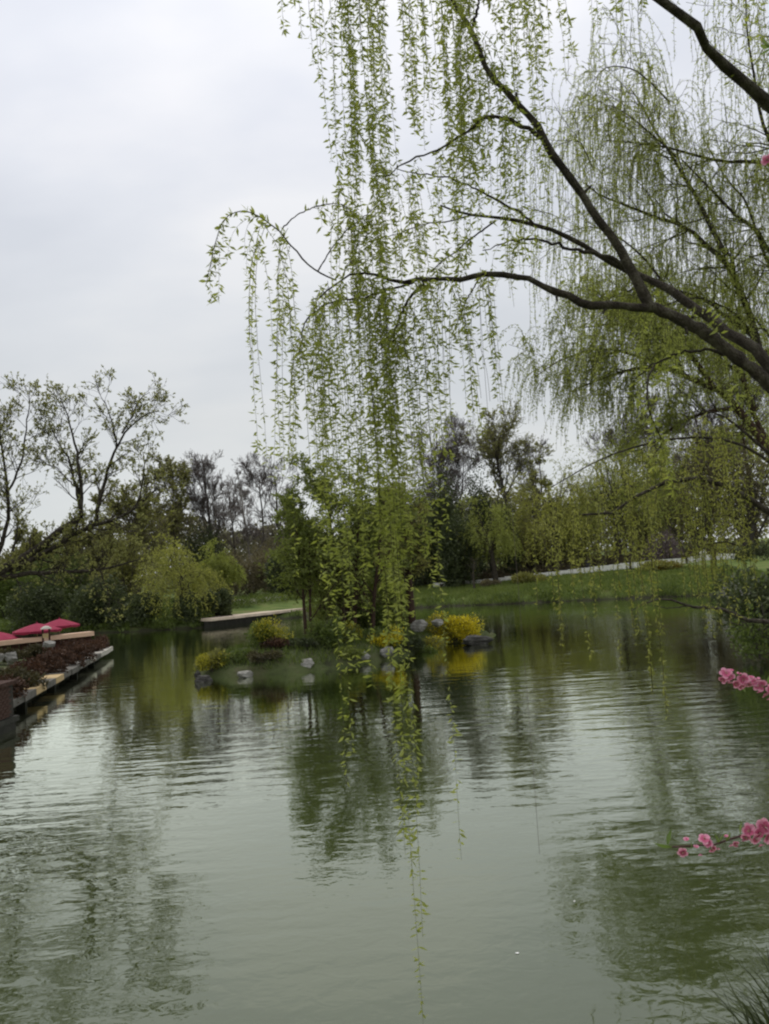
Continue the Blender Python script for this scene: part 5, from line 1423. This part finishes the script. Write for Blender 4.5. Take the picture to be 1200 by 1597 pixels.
twig([(1500, 1250), (1330, 1262), (1260, 1270), (1200, 1290), (1165, 1300), (1130, 1313), (1095, 1322), (1075, 1326), (1048, 1321)], 2.1, 0.010, 0.0019)
twig([(1500, 1150), (1330, 1110), (1260, 1085), (1200, 1070), (1175, 1066), (1150, 1060), (1128, 1050)], 2.1, 0.010, 0.0013)
for x, y, r, op, ax in ((1184, 1299, 13, 1.0, (-.2, -.9, .2)), (1164, 1304, 11, .9, (-.5, -.8, -.3)), (1202, 1292, 13, 1.0, (.2, -.8, .5)), (1180, 1069, 11, 1.0, (-.2, -.9, .1)), (1138, 1055, 11, 1.0, (.2, -.9, .2)), (1105, 1316, 10, .9, (.2, -.9, .2)), (1065, 1328, 11, 0.9, (-.5, -.9, -.5)), (1099, 1310, 13, 1.0, (-.2, -.8, .6)), (1111, 1323, 9, 0.8, (.3, -.8, -.5)), (1148, 1315, 8, 0.7, (.1, -.7, -.7)),
                        (1170, 1296, 15, 1.1, (-.4, -.8, .4)), (1178, 1306, 14, 1.0, (.1, -.9, -.3)), (1192, 1289, 16, 1.1, (.0, -.8, .6)), (1197, 1305, 14, 1.0, (.3, -.9, -.2)), (1212, 1296, 15, 1.0, (.2, -.9, .2)),
                        (1132, 1051, 13, 1.1, (-.4, -.9, .3)), (1128, 1060, 9, 0.8, (-.5, -.8, -.4)), (1160, 1059, 13, 1.0, (-.1, -.9, .4)), (1167, 1066, 11, 1.0, (.2, -.9, -.2)), (1148, 1066, 10, 0.8, (-.3, -.8, -.5)),
                        (1176, 1064, 9, 0.9, (.4, -.8, .3)), (1188, 1069, 12, 1.0, (.0, -.9, .4)), (1193, 1082, 9, 0.7, (.1, -.8, -.6)), (1205, 1074, 13, 1.0, (.2, -.9, .2)), (1156, 1070, 9, .8, (.1, -.8, -.6)),
                        (1197, 250, 13, 1.1, (-.5, -.8, .1)), (1206, 256, 12, 1.0, (.3, -.8, -.4))):
    D = 2.1 if y > 900 else 2.2
    blossom(at(x, y, D - 0.012), np.array(ax) + 0.35 * rnd(3), r * PX * 0.78, op * rng.uniform(.85, 1.1))
for x, y, r, ax in ((1071, 1311, 7, (-.1, -.3, 1)), (1092, 1331, 6, (0, -.2, -1)), (1133, 1306, 6, (0, -.2, 1)), (1184, 1077, 6, (0, -.3, -1)), (1141, 1047, 6, (0.1, -.3, 1)), (1086, 1322, 6, (0, -.3, 1)), (1120, 1322, 6, (.2, -.4, -1)), (1140, 1316, 7, (.1, -.4, -1)), (1160, 1308, 7, (0, -.5, -1)), (1186, 1316, 7, (.2, -.5, -1)), (1153, 1052, 6, (0, -.3, 1)), (1172, 1058, 7, (.1, -.3, 1)), (1182, 1060, 6, (-.1, -.3, 1)), (1200, 1088, 6, (0, -.3, -1)), (1138, 1062, 6, (-.1, -.4, -1))):
    bud(at(x, y, 2.095), ax, r * PX)
for x, y, d, L in ((1048, 1320, (-1, -.2, .15), 27), (1042, 1318, (0.12, -.2, 1), 25), (1120, 1315, (-.2, -.3, 1), 22), (1122, 1314, (.4, -.2, .9), 20), (1131, 1312, (.4, -.3, .6), 18), (1156, 1302, (-.1, -.2, 1), 22), (1182, 1288, (.3, -.3, 1), 16),
                   (1150, 1060, (-.1, -.4, 1), 18), (1146, 1060, (.3, -.2, 1), 15), (1198, 1068, (0, -.3, 1), 16), (1078, 1324, (.1, -.3, .8), 13), (1158, 1068, (.2, -.2, -1), 12)):
    peach_leaf(at(x, y, 2.1), d, L * PX)
mb = MB(); tubes(mb, smooth_line([tuple(at(1420, 330, 2.3)), tuple(at(1300, 150, 2.2)), tuple(at(1215, 72, 2.2)), tuple(at(1200, 72, 2.2))], 12), np.linspace(0.012, 0.002, 12), 6); mb.build('twig', 'peach_bark', pt)
for d in ((-1, -.2, .1), (-.8, -.2, .5), (-.7, 0, -.5)):
    peach_leaf(at(1203, 74, 2.2), d, 24 * PX)

# grassy tuft at the bottom right corner
tx, ty = 2.2, 4.55
z = gz(tx, ty)
q = 520
base = np.c_[tx + rng.normal(0, 0.16, q), ty + rng.normal(0, 0.16, q), np.zeros(q)]; base[:, 2] = ground_z(base[:, 0], base[:, 1]) - 0.02
t = np.linspace(0, 1, 7)[None, :, None]; out = np.c_[rng.normal(-.16, .2, q), rng.normal(0, .2, q), np.zeros(q)][:, None, :]
H = rng.uniform(0.3, 0.95, q)[:, None, None]
P = base[:, None, :] + out * t ** 1.8 + np.array([0, 0, 1.0]) * H * (t - 0.25 * t ** 2.5)
sd_ = norm(np.cross(out[:, 0] + 1e-3, np.array([0, 0, 1.0])))[:, None, :] * (0.010 * (1 - t ** 2) + 0.0006)
V = np.stack([P - sd_, P + sd_], 2).reshape(-1, 3)
i = np.arange(q)[:, None] * 14 + np.arange(6)[None] * 2; i = i.ravel()
mb = MB(); mb.add(V, np.stack([i, i + 1, i + 3, i + 2], -1), 0, np.repeat(rng.uniform(0, 1, q), 14))
o = mb.build('grass_tuft', 'dark'); o['kind'] = 'stuff'; o['label'] = 'dark grass tuft on the near bank in the bottom corner'
gx = np.c_[rng.uniform(2.0, 6, 5000), rng.uniform(2.0, 8, 5000)]
grass('near_grass', gx, 0.12, 'dark')

# fallen petals and feathers of white on the water
for lab, px, py, r in (('white petal floating on the open water below the long strand', 807, 1487, 0.012), ('white petal floating near the dark reflections at the lower right', 896, 1406, 0.009)):
    c = on_water(px, py)
    a = np.linspace(0, 2 * math.pi, 9)[:-1]
    V = np.vstack([[(0, 0, 0.004)], np.c_[1.5 * r * np.cos(a), r * np.sin(a), 0.004 + 0.004 * np.abs(np.cos(a))]])
    mb = MB(); mb.add(V, np.array([[0, j + 1, (j + 1) % 8 + 1] for j in range(8)])); o = mb.build('floating_petal', 'white_paint'); o.location = tuple(c); tag(o, lab, 'petal')
